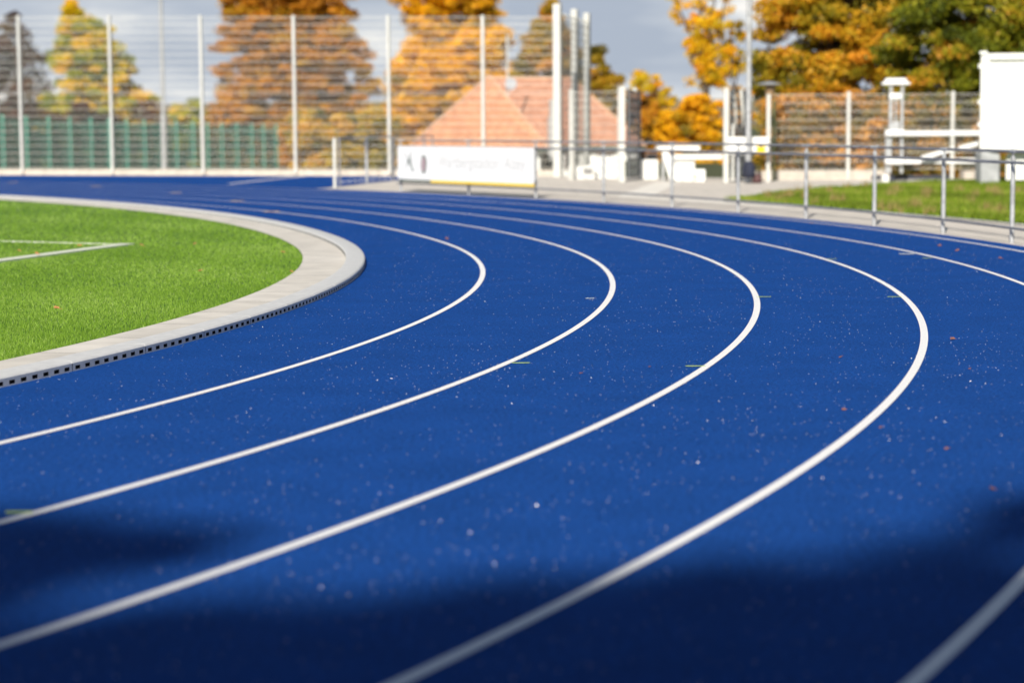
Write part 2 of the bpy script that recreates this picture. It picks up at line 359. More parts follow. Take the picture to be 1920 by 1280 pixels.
# inner edge: slab, kerb stones, artificial turf
struct(strip('concrete_slab', M_SLAB, -.66, -.20, .012, -75, 125))
SLB = [tuple(pt(rad(d), -.64)) for d in range(-75, 126, 1)]
struct(poly('sports_pitch', M_TURFB, SLB+[(-75, -9)], 0.0))
kerb = thing('drainage_kerb', (*pt(0, -.1), 0), 'pale slotted drainage kerb curving round the inside edge of the blue track', 'kerb')
def kerb_stone(a0, a1):
    """one metre of hollow kerb: rounded top, slotted outer face, dark plates for slots on the inner face"""
    th0, th1 = a0, a1; b = MB()
    gap = .004/rr(th0); t0, t1 = th0+gap, th1-gap; n = 8
    prof = [(-.20, .014), (-.20, .052), (-.192, .060), (-.02, .062), (-.008, .058), (0., .048)]
    vs = []
    for i in range(n+1):
        th = t0+(t1-t0)*i/n
        for r, z in prof:
            q = pt(th, r); vs.append((q[0], q[1], z))
    k = len(prof); fs = [(i*k+j, (i+1)*k+j, (i+1)*k+j+1, i*k+j+1) for i in range(n) for j in range(k-1)]
    fs += [tuple(range(k)), tuple(n*k+j for j in range(k-1, -1, -1))]
    b.add(vs, fs)
    # faces with square slots (8 per stone), outer face from .048 down to 0
    for r, zt, zs1, zs0, zb in ((0.0, .048, .031, .008, -.004), (-.2, .0141, .0140, .013, .012)):
        if r < 0: continue
        m = 8; ops = []
        for i in range(m):
            c = (i+.5)/m; ops += [c-.24/m, c+.24/m]
        cuts = [0]+ops+[1]
        def P(u, z, dr=0): q = pt(t0+(t1-t0)*u, r+dr); return (q[0], q[1], z)
        for i in range(len(cuts)-1):
            u0, u1 = cuts[i], cuts[i+1]
            b.add([P(u0, zs1), P(u1, zs1), P(u1, zt), P(u0, zt)], [(0, 1, 2, 3)])
            b.add([P(u0, zb), P(u1, zb), P(u1, zs0), P(u0, zs0)], [(0, 1, 2, 3)])
            if i % 2 == 0: b.add([P(u0, zs0), P(u1, zs0), P(u1, zs1), P(u0, zs1)], [(0, 1, 2, 3)])
            else:
                b.cur = 1
                D = -.05
                b.add([P(u0, zs0), P(u1, zs0), P(u1, zs0, D), P(u0, zs0, D)], [(0, 1, 2, 3)])
                b.add([P(u0, zs1), P(u1, zs1), P(u1, zs1, D), P(u0, zs1, D)], [(0, 1, 2, 3)])
                b.add([P(u0, zs0), P(u0, zs1), P(u0, zs1, D), P(u0, zs0, D)], [(0, 1, 2, 3)])
                b.add([P(u1, zs0), P(u1, zs1), P(u1, zs1, D), P(u1, zs0, D)], [(0, 1, 2, 3)])
                b.add([P(u0, zs0, D), P(u1, zs0, D), P(u1, zs1, D), P(u0, zs1, D)], [(0, 1, 2, 3)])
                b.cur = 0
    # slots of the inner face: dark plates stand for their shade, just proud of the field-side face
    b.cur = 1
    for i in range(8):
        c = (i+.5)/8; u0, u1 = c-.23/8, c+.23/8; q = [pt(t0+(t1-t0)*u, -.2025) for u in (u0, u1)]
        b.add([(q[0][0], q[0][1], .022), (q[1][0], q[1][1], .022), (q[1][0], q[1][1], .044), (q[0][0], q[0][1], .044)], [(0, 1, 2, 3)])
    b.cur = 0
    b.build('kerb_stone', [M_KERB, M_KERBF], kerb, smooth=True)
th = rad(-28)
while th < rad(93):
    d = 1.0/rr(th); kerb_stone(th, th+d); th += d
# pitch corner lines in the turf
crn = gnd(239, 459.5); fa = gnd(0, 491); fb = gnd(0, 453)
da = (Vector(fa[:2])-Vector(crn[:2])); db = (Vector(fb[:2])-Vector(crn[:2]))
def fline(name, a, d, L, w, z0, h):
    a = Vector(a[:2]); d = d.normalized(); n = Vector((-d.y, d.x))*w/2; c = a+d*L; b = MB()
    q = [a-n, c-n, c+n, a+n]; b.add([(p.x, p.y, h) for p in q]+[(p.x, p.y, z0) for p in q], [(0, 1, 2, 3), (0, 1, 5, 4), (1, 2, 6, 5), (2, 3, 7, 6), (3, 0, 4, 7)])
    return struct(b.build(name, M_TURFW))
M_TURFW = mat('white_turf_fibre', (.72, .75, .62), .8, noise=.25, nscale=120, bump=.6, bscale=150)
fline('pitch_line', crn, da, 30, .20, 0, .022); fline('pitch_line', crn, db, 40, .05, 0, .013)
# artificial turf blades (uncountable) over the part of the pitch in view
def inside_pitch(X, Y):
    th = np.arctan2(Y-CC[1], X-CC[0]); R0 = np.hypot(X-CC[0], Y-CC[1])-RR
    Ra_ = np.hypot(X-C1[0], Y-C1[1])-RA; Rb_ = np.hypot(X-C2[0], Y-C2[1])-RB
    r = np.where(th < T1, Ra_, np.where(th > T2, Rb_, R0)); return r
def blades(name, X, Y, z, hgt, wid, m, rng, lean=.5, tone=None):
    n = len(X); ang = rng.uniform(0, 2*np.pi, n); w = wid*rng.uniform(.7, 1.3, n); h = hgt*rng.uniform(.6, 1.15, n)
    dx, dy = np.cos(ang)*w/2, np.sin(ang)*w/2; la = rng.uniform(0, 2*np.pi, n); ll = h*lean*rng.uniform(0, 1, n)
    A = np.stack([X-dx, Y-dy, np.full(n, z)], 1); B = np.stack([X+dx, Y+dy, np.full(n, z)], 1)
    T = np.stack([X+np.cos(la)*ll, Y+np.sin(la)*ll, z+h], 1)
    t = np.clip(rng.normal(.5, .22, n) if tone is None else tone+rng.normal(0, .2, n), 0, 1)
    return cloud_mesh(name, np.stack([A, B, T], 1), 1, 3, m, tone=t)
M_TURF = tone_mat('turf_fibre', [(.08, .19, .015), (.17, .32, .025), (.27, .45, .04), (.50, .66, .20)], .3, .6)
rng = np.random.default_rng(11)
XX, YY, WW, HH = [], [], [], []
for y0, y1, dens, w in [(11.5, 15, 9000, .0035), (15, 19, 6500, .004), (19, 25, 3600, .0055), (25, 34, 1500, .009), (34, 46, 600, .015), (46, 60, 160, .03)]:
    ex = -.268; area = (y1-y0)*8; n = int(dens*(y1-y0)*(.12*(y0+y1)/2+1.2))
    Y = rng.uniform(y0, y1, n); X = -Y*.262+rng.uniform(0, 1, n)*(Y*.262-1.0)
    r = inside_pitch(X, Y); k = (r < -.66)
    XX.append(X[k]); YY.append(Y[k]); WW.append(np.full(k.sum(), w)); HH.append(np.full(k.sum(), .036))
X = np.concatenate(XX); Y = np.concatenate(YY); Wd = np.concatenate(WW)
# keep blades short over the white fibres
hh = np.full(len(X), .026)
for dvec, w in ((da, .12), (db, .03)):
    dn = dvec.normalized(); rx, ry = X-crn.x, Y-crn.y; al = rx*dn.x+ry*dn.y; pe = np.abs(-rx*dn.y+ry*dn.x)
    hh[(al > -.02) & (pe < w)] = .013
patch = .5+.12*np.sin(X*2.1+Y*.7)*np.sin(Y*.9-X*.5)
tf = blades('artificial_turf', X, Y, 0, hh, Wd, M_TURF, rng, .6, patch); tag(tf, 'short bright green artificial turf fibres on the infield', 'turf', kind='stuff')

# meadow on the right
mt = [gnd(1398, 371), gnd(1492, 359), gnd(1614, 350), gnd(1733, 342.5), Vector((12.2, 51.5, 0)), Vector((20, 52.0, 0)), Vector((34, 50, 0)), Vector((34, -40, 0))]
mb = [tuple(pt(rad(d), 9.74)) for d in np.arange(-60, 27, 1.5)]
MP = [(p.x, p.y) for p in mt]+mb
struct(poly('meadow', M_GRASSB, MP, .014, .02))
def inpoly(X, Y, P):
    ins = np.zeros(len(X), bool); j = len(P)-1
    for i in range(len(P)):
        xi, yi = P[i]; xj, yj = P[j]
        c = ((yi > Y) != (yj > Y)) & (X < (xj-xi)*(Y-yi)/((yj-yi) or 1e-9)+xi); ins ^= c; j = i
    return ins
M_GRASS = tone_mat('meadow_grass', [(.10, .13, .01), (.18, .27, .015), (.27, .38, .025), (.50, .42, .12)], .35, .6)
n = 150000; Y = 24+(rng.uniform(0, 1, n)**1.0)*29; X = rng.uniform(3.5, 14, n); k = inpoly(X, Y, MP) & (X/Y < .262)
X, Y = X[k], Y[k]
tn = .42+.28*np.sin(X*1.3+Y*.8)*np.sin(Y*.55-X*.9)+.12*np.sin(X*5+Y*3)
gr = blades('meadow_grass', X, Y, .012, .06+.035*(np.sin(X*2.3+Y*1.1)+1)/2, .018, M_GRASS, rng, .9, tn); tag(gr, 'mown green grass between the railing and the far path', 'grass', kind='stuff')
# pale dry tufts
Xc = rng.uniform(4, 12, 60); Yc = rng.uniform(32, 46, 60); X = (Xc[:, None]+rng.normal(0, .05, (60, 40))).ravel(); Y = (Yc[:, None]+rng.normal(0, .05, (60, 40))).ravel(); k = inpoly(X, Y, MP)
tg = blades('dry_grass', X[k], Y[k], .012, .20, .014, tone_mat('dry_straw', [(.28, .22, .08), (.45, .35, .12)], .3), rng, .4); tag(tg, 'pale dry grass stalks standing in the green grass', 'grass', kind='stuff')

# white crumbs added to stand for sun glints on the rubber
rng = np.random.default_rng(3)
def granules(n, y0, y1, smin, smax, p):
    Y = y0+(y1-y0)*rng.uniform(0, 1, n)**p; X = rng.uniform(-.262, .262, n)*Y; r = inside_pitch(X, Y); k = (r > .02) & (r < 7.6); X, Y = X[k], Y[k]
    cl = np.sin(X*1.9+2)*np.sin(Y*1.1)+np.sin(X*4.7-Y*2.3)*.6; k = rng.uniform(-1.6, 1.6, len(X)) < cl+.4; X, Y = X[k], Y[k]; m = len(X)
    s = rng.uniform(smin, smax, m)*rng.choice([.6, .8, 1.0, 1.25], m, p=[.5, .32, .15, .03])
    c = np.stack([X, Y, s*.45], 1); T = []
    base = np.array([[1, 1, 1], [1, -1, -1], [-1, 1, -1], [-1, -1, 1]])/1.7320508
    q = rng.normal(size=(m, 4)); q /= np.linalg.norm(q, axis=1)[:, None]
    w, x, y, z = q.T
    Rm = np.stack([1-2*(y*y+z*z), 2*(x*y-z*w), 2*(x*z+y*w), 2*(x*y+z*w), 1-2*(x*x+z*z), 2*(y*z-x*w), 2*(x*z-y*w), 2*(y*z+x*w), 1-2*(x*x+y*y)], 1).reshape(m, 3, 3)
    V = np.einsum('mij,kj->mki', Rm, base)*s[:, None, None]*.5+c[:, None, :]
    tri = V[:, [[0, 1, 2], [0, 3, 1], [0, 2, 3], [1, 3, 2]], :].reshape(-1, 3, 3)
    return tri, np.repeat(rng.uniform(0, 1, m), 4)
t1, a1 = granules(3000, 5.2, 12, .0045, .0064, 1.0); t2, a2 = granules(9500, 12, 36, .0045, .0072, 1.2)
m = tone_mat('glinting_granule', [(.9, .92, .95), (.9, .9, .9), (.85, .87, .9), (.80, .74, .74)], 0, .40); m.node_tree.nodes['Principled BSDF'].inputs['Metallic'].default_value = .3
g_ = cloud_mesh('glint_granules', np.concatenate([t1, t2]), 1, 3, m, tone=np.concatenate([a1, a2])); tag(g_, 'tiny white crumbs added as sun glints over the blue rubber', 'granules', kind='stuff')

# fallen leaves
M_LEAF = mat('dead_leaf_orange', (.50, .24, .08), .7, noise=.3, nscale=60); M_LEAFR = mat('dead_leaf_red', (.22, .10, .08), .7, noise=.3, nscale=60)
def fallen(px, py, z, size, m, label, seed, group):
    size *= .72; g = gnd(px, py, z); r = random.Random(seed); b = MB(); n = 12; a0 = r.uniform(0, 6.28)
    tilt = Vector((r.uniform(-.4, .4), r.uniform(-.6, -.1), 1)).normalized(); X = tilt.cross(Vector((0, 1, 0))).normalized(); Y = X.cross(tilt)
    ring = []
    for i in range(n):
        a = a0+6.283*i/n; q = size*(.34+.16*(i % 2))*(1+.25*math.cos(a-a0)); ring.append(g+X*math.cos(a)*q+Y*math.sin(a)*q+Vector((0, 0, size*.30+.06*size*math.sin(3*a))))
    c = g+Vector((0, 0, size*.22)); up = Vector((0, 0, .002))
    b.add([c]+ring, [(0, i+1, (i+1) % n+1) for i in range(n)])
    b.add([c-up]+[q-up for q in ring], [(0, (i+1) % n+1, i+1) for i in range(n)])
    b.tube([c, g-X*size*.8+Vector((0, 0, .006))], .0015, 4)
    o = b.build('fallen_leaf', m); tag(o, label, 'leaf', group)
GL = 'fallen leaves on the turf'; TL = 'fallen leaves on the track'
for i, (px, py, s, t) in enumerate([
    (107, 579, .07, 'orange leaf on the turf nearest to the concrete slab at the left'), (266, 461, .07, 'orange leaf on the turf just right of the pitch corner'),
    (70, 477, .07, 'orange leaf on the turf touching the thick white pitch line'), (149, 462, .07, 'orange leaf on the turf between the two white pitch lines'),
    (365, 458, .055, 'small pale leaf on the turf midway between pitch corner and slab'), (530, 474, .075, 'yellow orange leaf near the tip of the turf'),
    (547, 510, .05, 'small orange leaf at the turf edge beside the slab'), (375, 509, .06, 'dull orange leaf low on the middle of the turf'), (36, 471, .05, 'small faded leaf at the far left between the white lines')]):
    fallen(px, py, .034, s, M_LEAF, t, i, GL)
for i, (px, py, s, t) in enumerate([
    (837, 449, .075, 'red brown leaf just outside the innermost lane line near its bend'), (1761, 462, .065, 'red leaf on the outer lane, left one of a close pair below the railing'),
    (1794, 471, .07, 'red leaf on the outer lane, right one of a close pair below the railing'), (1876, 485, .055, 'small red leaf on the outer lane near the right picture edge'),
    (1521, 420, .06, 'dark red leaf lying close to the pavement edge'), (1582, 769, .032, 'orange leaf crumb on the lane left of the fourth line bend'),
    (1089, 700, .022, 'reddish crumb between the second and third white lines'), (1217, 688, .018, 'tiny pink crumb left of the green tick on the third line'),
    (1650, 802, .024, 'brown crumb just right of the fourth line'), (1775, 842, .026, 'red crumb alone in the fifth lane'), (1817, 692, .022, 'orange crumb in the fifth lane right of the line bend'),
    (1786, 637, .05, 'flat pinkish leaf piece in the fifth lane at the height of the line bend'), (1576, 670, .028, 'dark brown crumb left of the fourth line bend'), (1860, 917, .035, 'pale brown leaf piece near the lower right corner')]):
    fallen(px, py, .002, s, M_LEAFR, t, 40+i, TL)

# ================================================================== RAILING round the outside of the bend
def thpx(px, r):      # angle on the ring r whose ground point appears at column px
    lo, hi = rad(-20), rad(60)
    for _ in range(60):
        m = (lo+hi)/2; q = pt(m, r); d = Vector((q[0], q[1], 0))-Vector((0, 0, H))
        x = 960+F*d.dot(RIGHT)/d.dot(FWD)
        if x > px: lo = m
        else: hi = m
    return lo
RP = 7.75
ths = [thpx(px, RP) for px in (752, 879, 1005, 1132, 1260, 1384, 1511, 1639, 1768, 1897)]
step = (ths[0]-ths[-1])/9
near = [ths[-1]-2.28/ (rr(ths[-1])+RP)*k for k in range(1, 12)]
rail = thing('railing', (*pt(ths[5], RP), 0), 'long curved galvanised tube railing along the outer edge of the track', 'railing')
def post(b, x, y, r=.028, top=1.03):
    b.tube([(x, y, -.005), (x, y, top)], r, 12); b.tube([(x, y, top), (x, y, 1.075)], r*.62, 8)
for k, th in enumerate(ths+near):
    x, y = pt(th, RP); b = MB(); b.tube([(x, y, -.005), (x, y, 1.02)], .0275, 14); b.tube([(x, y, 1.02), (x, y, 1.03)], [.0275, .018], 14)
    po = b.build('post', M_GALV, rail, smooth=True)
    c = MB(); c.tube([(x, y, 1.025), (x, y, 1.06)], .012, 8); t = pt(th+.0025, RP); t2 = pt(th-.0025, RP)
    c.tube([(t[0], t[1], 1.085), (t2[0], t2[1], 1.085)], .0245, 12); c.build('clamp', M_GALV, po, smooth=True)
def railtube(name, r, z, rad_, a, c, m, parent):
    n = max(8, int(abs(c-a)/rad(.8))); b = MB(); b.tube([(*pt(a+(c-a)*i/n, r), z) for i in range(n+1)], rad_, 10); return b.build(name, m, parent, smooth=True)
tL, tR = ths[0]+.002, near[-1]-.001
railtube('top_rail', RP, 1.085, .0185, tL, tR, M_GALVD, rail)
railtube('advert_rail', RP-.05, .955, .020, tL, tR, M_GALVD, rail)
railtube('lower_rail', RP-.045, .185, .0165, tL, tR, M_GALVD, rail)
# banner board on the first two bays
bn = thing('banner_board', (*pt(ths[1], RP-.1), .2), 'white stadium name board with emblems and a green and yellow stripe hung on the railing', 'banner')
q0, q1 = pt(ths[0]-.0016, RP-.12), pt(ths[2]-.0031, RP-.12)
A0, A1 = Vector((q0[0], q0[1], 0)), Vector((q1[0], q1[1], 0)); u = (A1-A0).normalized(); LB = (A1-A0).length; nb_ = u.cross(Vector((0, 0, 1))).normalized()   # towards the track
if nb_.y > 0: nb_ = -nb_
def bpt(s, z, o=0): return A0+u*s+nb_*o+Vector((0, 0, z))
b = MB(); zb, zt = .275, .965
# rounded-corner sheet, 12 mm thick
def rrect(s0, s1, z0, z1, rc, n=5):
    P = []
    for cx, cz, a0 in ((s1-rc, z0+rc, -90), (s1-rc, z1-rc, 0), (s0+rc, z1-rc, 90), (s0+rc, z0+rc, 180)):
        for i in range(n+1): a = rad(a0+90*i/n); P.append((cx+rc*math.cos(a), cz+rc*math.sin(a)))
    return P
P = rrect(0, LB, zb, zt, .05); n = len(P)
b.add([bpt(s, z, .006) for s, z in P]+[bpt(s, z, -.006) for s, z in P], [tuple(range(n)), tuple(range(2*n-1, n-1, -1))]+[(i, n+i, n+(i+1) % n, (i+1) % n) for i in range(n)])
b.build('panel', M_WHITEB, bn)
for s in (.05, LB/2, LB-.05): fr = MB(); fr.box(bpt(s, .59, -.05), (.04, .08, .5), (u, nb_, Vector((0, 0, 1)))); fr.build('bracket', M_GALV, bn)
sg = LB*.262
b = MB(); b.box(bpt(sg/2+.03, .252, .0), (sg-.06, .012, .036), (u, nb_, Vector((0, 0, 1)))); b.build('green_stripe', M_DGREEN, bn)
b = MB(); b.box(bpt((sg+LB)/2, .248, .001), (LB-sg, .014, .05), (u, nb_, Vector((0, 0, 1)))); b.build('yellow_stripe', M_YEL, bn)
def stroke(b, pts, w, o=.010):
    for (s0, z0), (s1, z1) in zip(pts[:-1], pts[1:]):
        a, c = bpt(s0, z0, o), bpt(s1, z1, o); b.beam(a, c, .002, w, up=(c-a).cross(nb_).normalized() if False else Vector((0, 0, 1)))
def flat_stroke(b, pts, ws, o=.0085):
    for i in range(len(pts)-1):
        (s0, z0), (s1, z1) = pts[i], pts[i+1]; d = Vector((s1-s0, z1-z0)).normalized(); nn = Vector((-d.y, d.x)); w0, w1 = ws[i]/2, ws[i+1]/2
        b.add([bpt(s0-nn.x*w0, z0-nn.y*w0, o), bpt(s0+nn.x*w0, z0+nn.y*w0, o), bpt(s1+nn.x*w1, z1+nn.y*w1, o), bpt(s1-nn.x*w1, z1-nn.y*w1, o)], [(0, 1, 2, 3)])
em = MB()
x0 = LB*.055; x1 = LB*.115     # crossed-stroke emblem
flat_stroke(em, [(x0, .83), (x0+.12, .70), (x0+.20, .62)], [.012, .022, .04])
flat_stroke(em, [(x1-.03, .86), (x0+.18, .66), (x0+.02, .50)], [.012, .03, .012])
flat_stroke(em, [(x0+.26, .84), (x0+.25, .70), (x0+.20, .62)], [.012, .022, .045])
flat_stroke(em, [(x0+.19, .64), (x0+.30, .54), (x0+.37, .44)], [.05, .045, .05])
flat_stroke(em, [(x0+.29, .70), (x0+.33, .60)], [.02, .015])
em.build('emblem', M_DGREEN, bn)
em = MB(); cx, cz = LB*.205, .60; NN = 20
outl = [(cx+.105*math.cos(6.283*i/NN)+(.015 if math.sin(6.283*i/NN) > 0 else 0), cz+.165*math.sin(6.283*i/NN)*(1.1 if math.sin(6.283*i/NN) < 0 else 1)) for i in range(NN+1)]
flat_stroke(em, outl, [.045 if math.cos(6.283*i/NN) > -.2 else .018 for i in range(NN+1)], .0095)
flat_stroke(em, [(cx-.19, .80), (cx-.07, .74)], [.006, .012], .0095)
o = em.build('emblem', M_DGREEN, bn)
em = MB(); em.add([bpt(cx+(s-cx)*.85, cz+(z-cz)*.85, .0075) for s, z in outl[:-1]], [tuple(range(NN))])
for k in range(3): flat_stroke(em, [(cx-.05+k*.04, cz+.09), (cx-.03+k*.04, cz-.1)], [.012, .012], .0088)
em.build('shield', M_MAROON, o)
# lettering
tcu = bpy.data.curves.new('lettering_curve', 'FONT'); tcu.body = 'Wartbergstadion  Alzey'; tcu.size = .30; tcu.shear = .15; tcu.space_character = 1.0; tcu.extrude = .001
to = bpy.data.objects.new('tmp_text', tcu); COL.objects.link(to); bpy.context.view_layer.update()
dg = bpy.context.evaluated_depsgraph_get(); tm = bpy.data.meshes.new_from_object(to.evaluated_get(dg)); bpy.data.objects.remove(to)
co = [v.co.copy() for v in tm.vertices]; w0 = min(c.x for c in co); w1 = max(c.x for c in co); sx = LB*.62/(w1-w0)
lt = MB(); lt.add([bpt(LB*.325+(c.x-w0)*sx, .545+c.y*1.15, .0095+c.z) for c in co], [tuple(p.vertices) for p in tm.polygons]); lt.build('lettering', M_TEXT, bn)

# short return railing at the gap in the fence line
ret = thing('side_railing', tuple(gnd(628, 352)), 'short straight railing running back from the track edge left of the white banner', 'railing')
g0 = gnd(628, 352); g1 = gnd(688, 342.5); ge = Vector((-2.15, 58.6, 0)); gm = Vector((-2.75, 55.2, 0)); 
for p_, r_, m in ((g0, .036, M_WPOST), (gnd(637, 348.5), .024, M_GALVD), (g1, .036, M_GALV), (gnd(738, 337.5), .034, M_GALV), (gm+Vector((.45, 1.0, 0)), .024, M_GALVD), (ge, .024, M_GALVD)):
    b = MB(); b.tube([(p_.x, p_.y, -.005), (p_.x, p_.y, 1.10), (p_.x, p_.y, 1.12)], [r_, r_, r_*.6], 12); b.build('post', m, ret, smooth=True)
b = MB(); b.tube([(*gnd(637, 348.5)[:2], 1.10), (*g1[:2], 1.12), (*gnd(738, 337.5)[:2], 1.10), (gm.x+.45, gm.y+1, 1.10), (*ge[:2], 1.10)], .021, 10); b.build('top_rail', M_GALVD, ret, smooth=True)

# ================================================================== FENCES
def mesh_panel(b, A, B, z0, z1, cell=.05, row=.2, wv=.006, wh=.009, rows=None):
    """double-rod mesh; z0 and z1 may be (at A, at B) pairs"""
    za, zb = (z0, z0) if not isinstance(z0, tuple) else z0; ya, yb = (z1, z1) if not isinstance(z1, tuple) else z1
    A, B = Vector((A[0], A[1], 0)), Vector((B[0], B[1], 0)); L = (B-A).length; d = (B-A).normalized(); n = Vector((-d.y, d.x, 0)); Z = Vector((0, 0, 1))
    k = int(L/cell)
    for i in range(1, k):
        t = i/k; l_, h_ = za+(zb-za)*t, ya+(yb-ya)*t; b.box(A+d*(L*t)+Z*((l_+h_)/2), (wv, wv, h_-l_), (d, n, Z))
    r = rows or int(round((ya-za)/row))
    for i in range(r+1):
        f = .01+.98*i/r; p, q = za+(ya-za)*f, zb+(yb-zb)*f
        for s in (-1, 1): b.beam(A+n*s*.009+Z*p, B+n*s*.009+Z*q, wh*.8, wh*1.2)
def fence_post(b, p, w, z0, z1, d):
    d = Vector((d.x, d.y, 0)).normalized(); n = Vector((-d.y, d.x, 0)); b.bevbox((p[0], p[1], (z0+z1)/2), (w, w, z1-z0), .008, (d, n, Vector((0, 0, 1))))
def wallpt(px, off=0.0):      # point on the wall line at column px
    d = ray(px, 320); o2 = WA+Vector((0, 0)); wn2 = wn
    t = ((WA-wn*off).dot(wn2))/(d.x*wn2.x+d.y*wn2.y); return Vector((d.x*t, d.y*t))
# low wall
def wallbox(name, A, B, z1, th, m, label, group='low walls under the fences', z0=-.03):
    A, B = Vector((A[0], A[1], 0)), Vector((B[0], B[1], 0)); d = (B-A).normalized(); n = Vector((-d.y, d.x, 0)); b = MB()
    L = (B-A).length; k = max(1, int(L/2.5))
    for i in range(k):
        c = A+d*(L*(i+.5)/k)+n*th/2; b.bevbox((c.x, c.y, (z0+z1)/2), (L/k-.008, th, z1-z0), .012, (d, n, Vector((0, 0, 1))))
    o = b.build(name, m); tag(o, label, 'wall', group)
wallbox('low_wall', wl(-14), wallpt(1046), .16, .22, M_CONC, 'long low pale wall under the tall ball-stop fence on the left')
big = thing('tall_fence', (*wallpt(383), 0), 'tall galvanised mesh ball-stop fence behind the far end of the track', 'fence')
pxs = [-130, 44, 213, 383, 556, 732, 908]
PP = [wl(-13.5), wl(-10.9), wl(-8.25), wl(-5.6), wl(-2.8)]+[wallpt(p) for p in pxs[1:]]+[wallpt(1046)]
dW = Vector((wd.x, wd.y, 0))
def topz(p, row):
    px = 960+F*(Vector((p.x, p.y, 0))-Vector((0, 0, H))).dot(RIGHT)/p.y
    return at(px, row, p.y).z
for i, p in enumerate(PP[:-1]):
    b = MB(); q = p-wn*.05; b2 = q; fence_post(b, (q.x, q.y), .085, .05, topz(p, 29), dW); b.build('post', M_WPOST, big)
zT = at(383, 34, wallpt(383).y).z
for i in range(len(PP)-1):
    a, c = PP[i]+wn*.03, PP[i+1]+wn*.03
    if i < 3: continue
    for r0, r1 in ((316, 176), (174, 31)):
        b = MB(); mesh_panel(b, a, c, (topz(a, r0), topz(c, r0)), (topz(a, r1), topz(c, r1)), wv=.0027, wh=.0068, rows=10); b.build('mesh_panel', M_WIRE, big)
# return of the tall fence running away from us
e1 = at(1046, 330, 56.9); e2 = at(1078, 300, 59.6); e3 = at(1101, 300, 62.0)
rt = thing('fence_return', (e1.x, e1.y, 0), 'three thick white posts with mesh where the tall fence turns away from the track', 'fence')
for p_, w, z in ((e1, .20, at(1046, 8, 56.9).z), (e2, .17, at(1078, 18, 59.6).z), (e3, .17, at(1101, 25, 62).z)):
    b = MB(); fence_post(b, (p_.x, p_.y), w, -1.2, z, dW); b.build('post', M_WPOST, rt)
for a, c in ((e1, e2), (e2, e3)):
    b = MB(); mesh_panel(b, (a.x+.05, a.y+.12), (c.x+.05, c.y-.1), .2, 4.35, wv=.0035, wh=.010); b.build('mesh_panel', M_WIRE, rt)
# middle fence between tall fence and gate, and the fence right of the gate
def low_fence(name, pts, zt, label, w=.07, z0=.22, ends=(1, 1), post_z0=-.02):
    t = thing(name, (*pts[0], 0), label, 'fence')
    for i, p in enumerate(pts):
        if (i == 0 and not ends[0]) or (i == len(pts)-1 and not ends[1]): continue
        b = MB(); fence_post(b, p, w, post_z0, zt+.05, Vector((pts[-1][0]-pts[0][0], pts[-1][1]-pts[0][1]))); b.build('post', M_WPOST, t)
    for a, c in zip(pts[:-1], pts[1:]):
        b = MB(); mesh_panel(b, (a[0]+.0, a[1]+.06), (c[0], c[1]+.06), z0, zt, wv=.0028, wh=.0068); b.build('mesh_panel', M_WIRE, t)
    return t
Yg = 52.5
zl = at(1120, 170, Yg).z
low_fence('mesh_fence', [tuple(at(1072, 300, Yg+1.2)[:2]), tuple(at(1163, 300, Yg)[:2])], zl, 'low mesh fence between the thick white posts and the left gate post', w=.10, z0=.16)
pr = [at(px, 300, 52.4)[:2] for px in (1443, 1590, 1785)]+[at(1975, 300, 52.4)[:2], (16.2, 52.6), (19.2, 52.8)]
zr = at(1590, 176, 52.4).z
low_fence('mesh_fence', [tuple(p) for p in pr], zr, 'galvanised mesh fence between the gate sign and the white container', w=.085, z0=.23, ends=(0, 1))
wallbox('low_wall', (pr[0][0]-.5, 52.42), (at(1660, 300, 52.4).x, 52.42), 22e-2, .25, M_CONC, 'low pale wall under the fence right of the gate')
b = MB(); wallbox('low_wall', (at(1806, 300, 51.6).x, 51.5), (11.9, 51.5), .21, .5, M_CONC, 'short pale concrete step beside the grey block under the container')
b = MB(); b.bevbox((9.9, 52.45, .04), (2.0, .10, .12), .01); tag(b.build('dark_sill', M_DARK), 'dark low sill along the foot of the fence left of the container', 'sill')

# gate: posts with two open leaves
gl = thing('gate_leaf', (*at(1169, 340, 51.6)[:2], 0), 'left gate leaf standing open, grey mesh with white hinge post', 'gate', 'open gate leaves')
p_ = at(1167, 340, 51.6); b = MB(); fence_post(b, (p_.x, p_.y), .125, -.02, at(1167, 162, 51.6).z, Vector((1, 0, 0))); b.build('hinge_post', M_WPOST, gl)
def leaf(parent, a, c, z0, z1):
    a, c = Vector((*a, 0)), Vector((*c, 0)); d = (c-a).normalized(); n = Vector((-d.y, d.x, 0)); Z = Vector((0, 0, 1)); b = MB()
    for p in (a, c): b.box(p+Z*(z0+z1)/2, (.06, .06, z1-z0), (d, n, Z))
    for i in range(11):
        z = z0+.03+(z1-z0-.06)*i/10; b.box((a+c)/2+Z*z, ((c-a).length, .045, .05), (d, n, Z))
    b.build('leaf_frame', M_WIREG, parent); b = MB()
    k = int((c-a).length/.05)
    for i in range(1, k): b.box(a+d*((c-a).length*i/k)+Z*(z0+z1)/2+n*.024, (.006, .006, z1-z0-.06), (d, n, Z))
    b.build('leaf_bars', M_GALV, parent)
leaf(gl, tuple(at(1178, 340, 51.9)[:2]), tuple(at(1199, 340, 53.2)[:2]), .08, at(1185, 169, 52).z)
b = MB(); q = at(1190, 300, 52.6); b.lathe((q.x, q.y, at(1190, 172, 52.6).z), [(.055, 0), (.07, .03), (.05, .08), (.01, .1)], 12); b.build('post_cap', M_WPOST, gl, smooth=True)
gr_ = thing('gate_leaf', (*at(1360, 340, 50.6)[:2], 0), 'right gate leaf standing open beside the lamp mast, grey mesh with white hinge post', 'gate', 'open gate leaves')
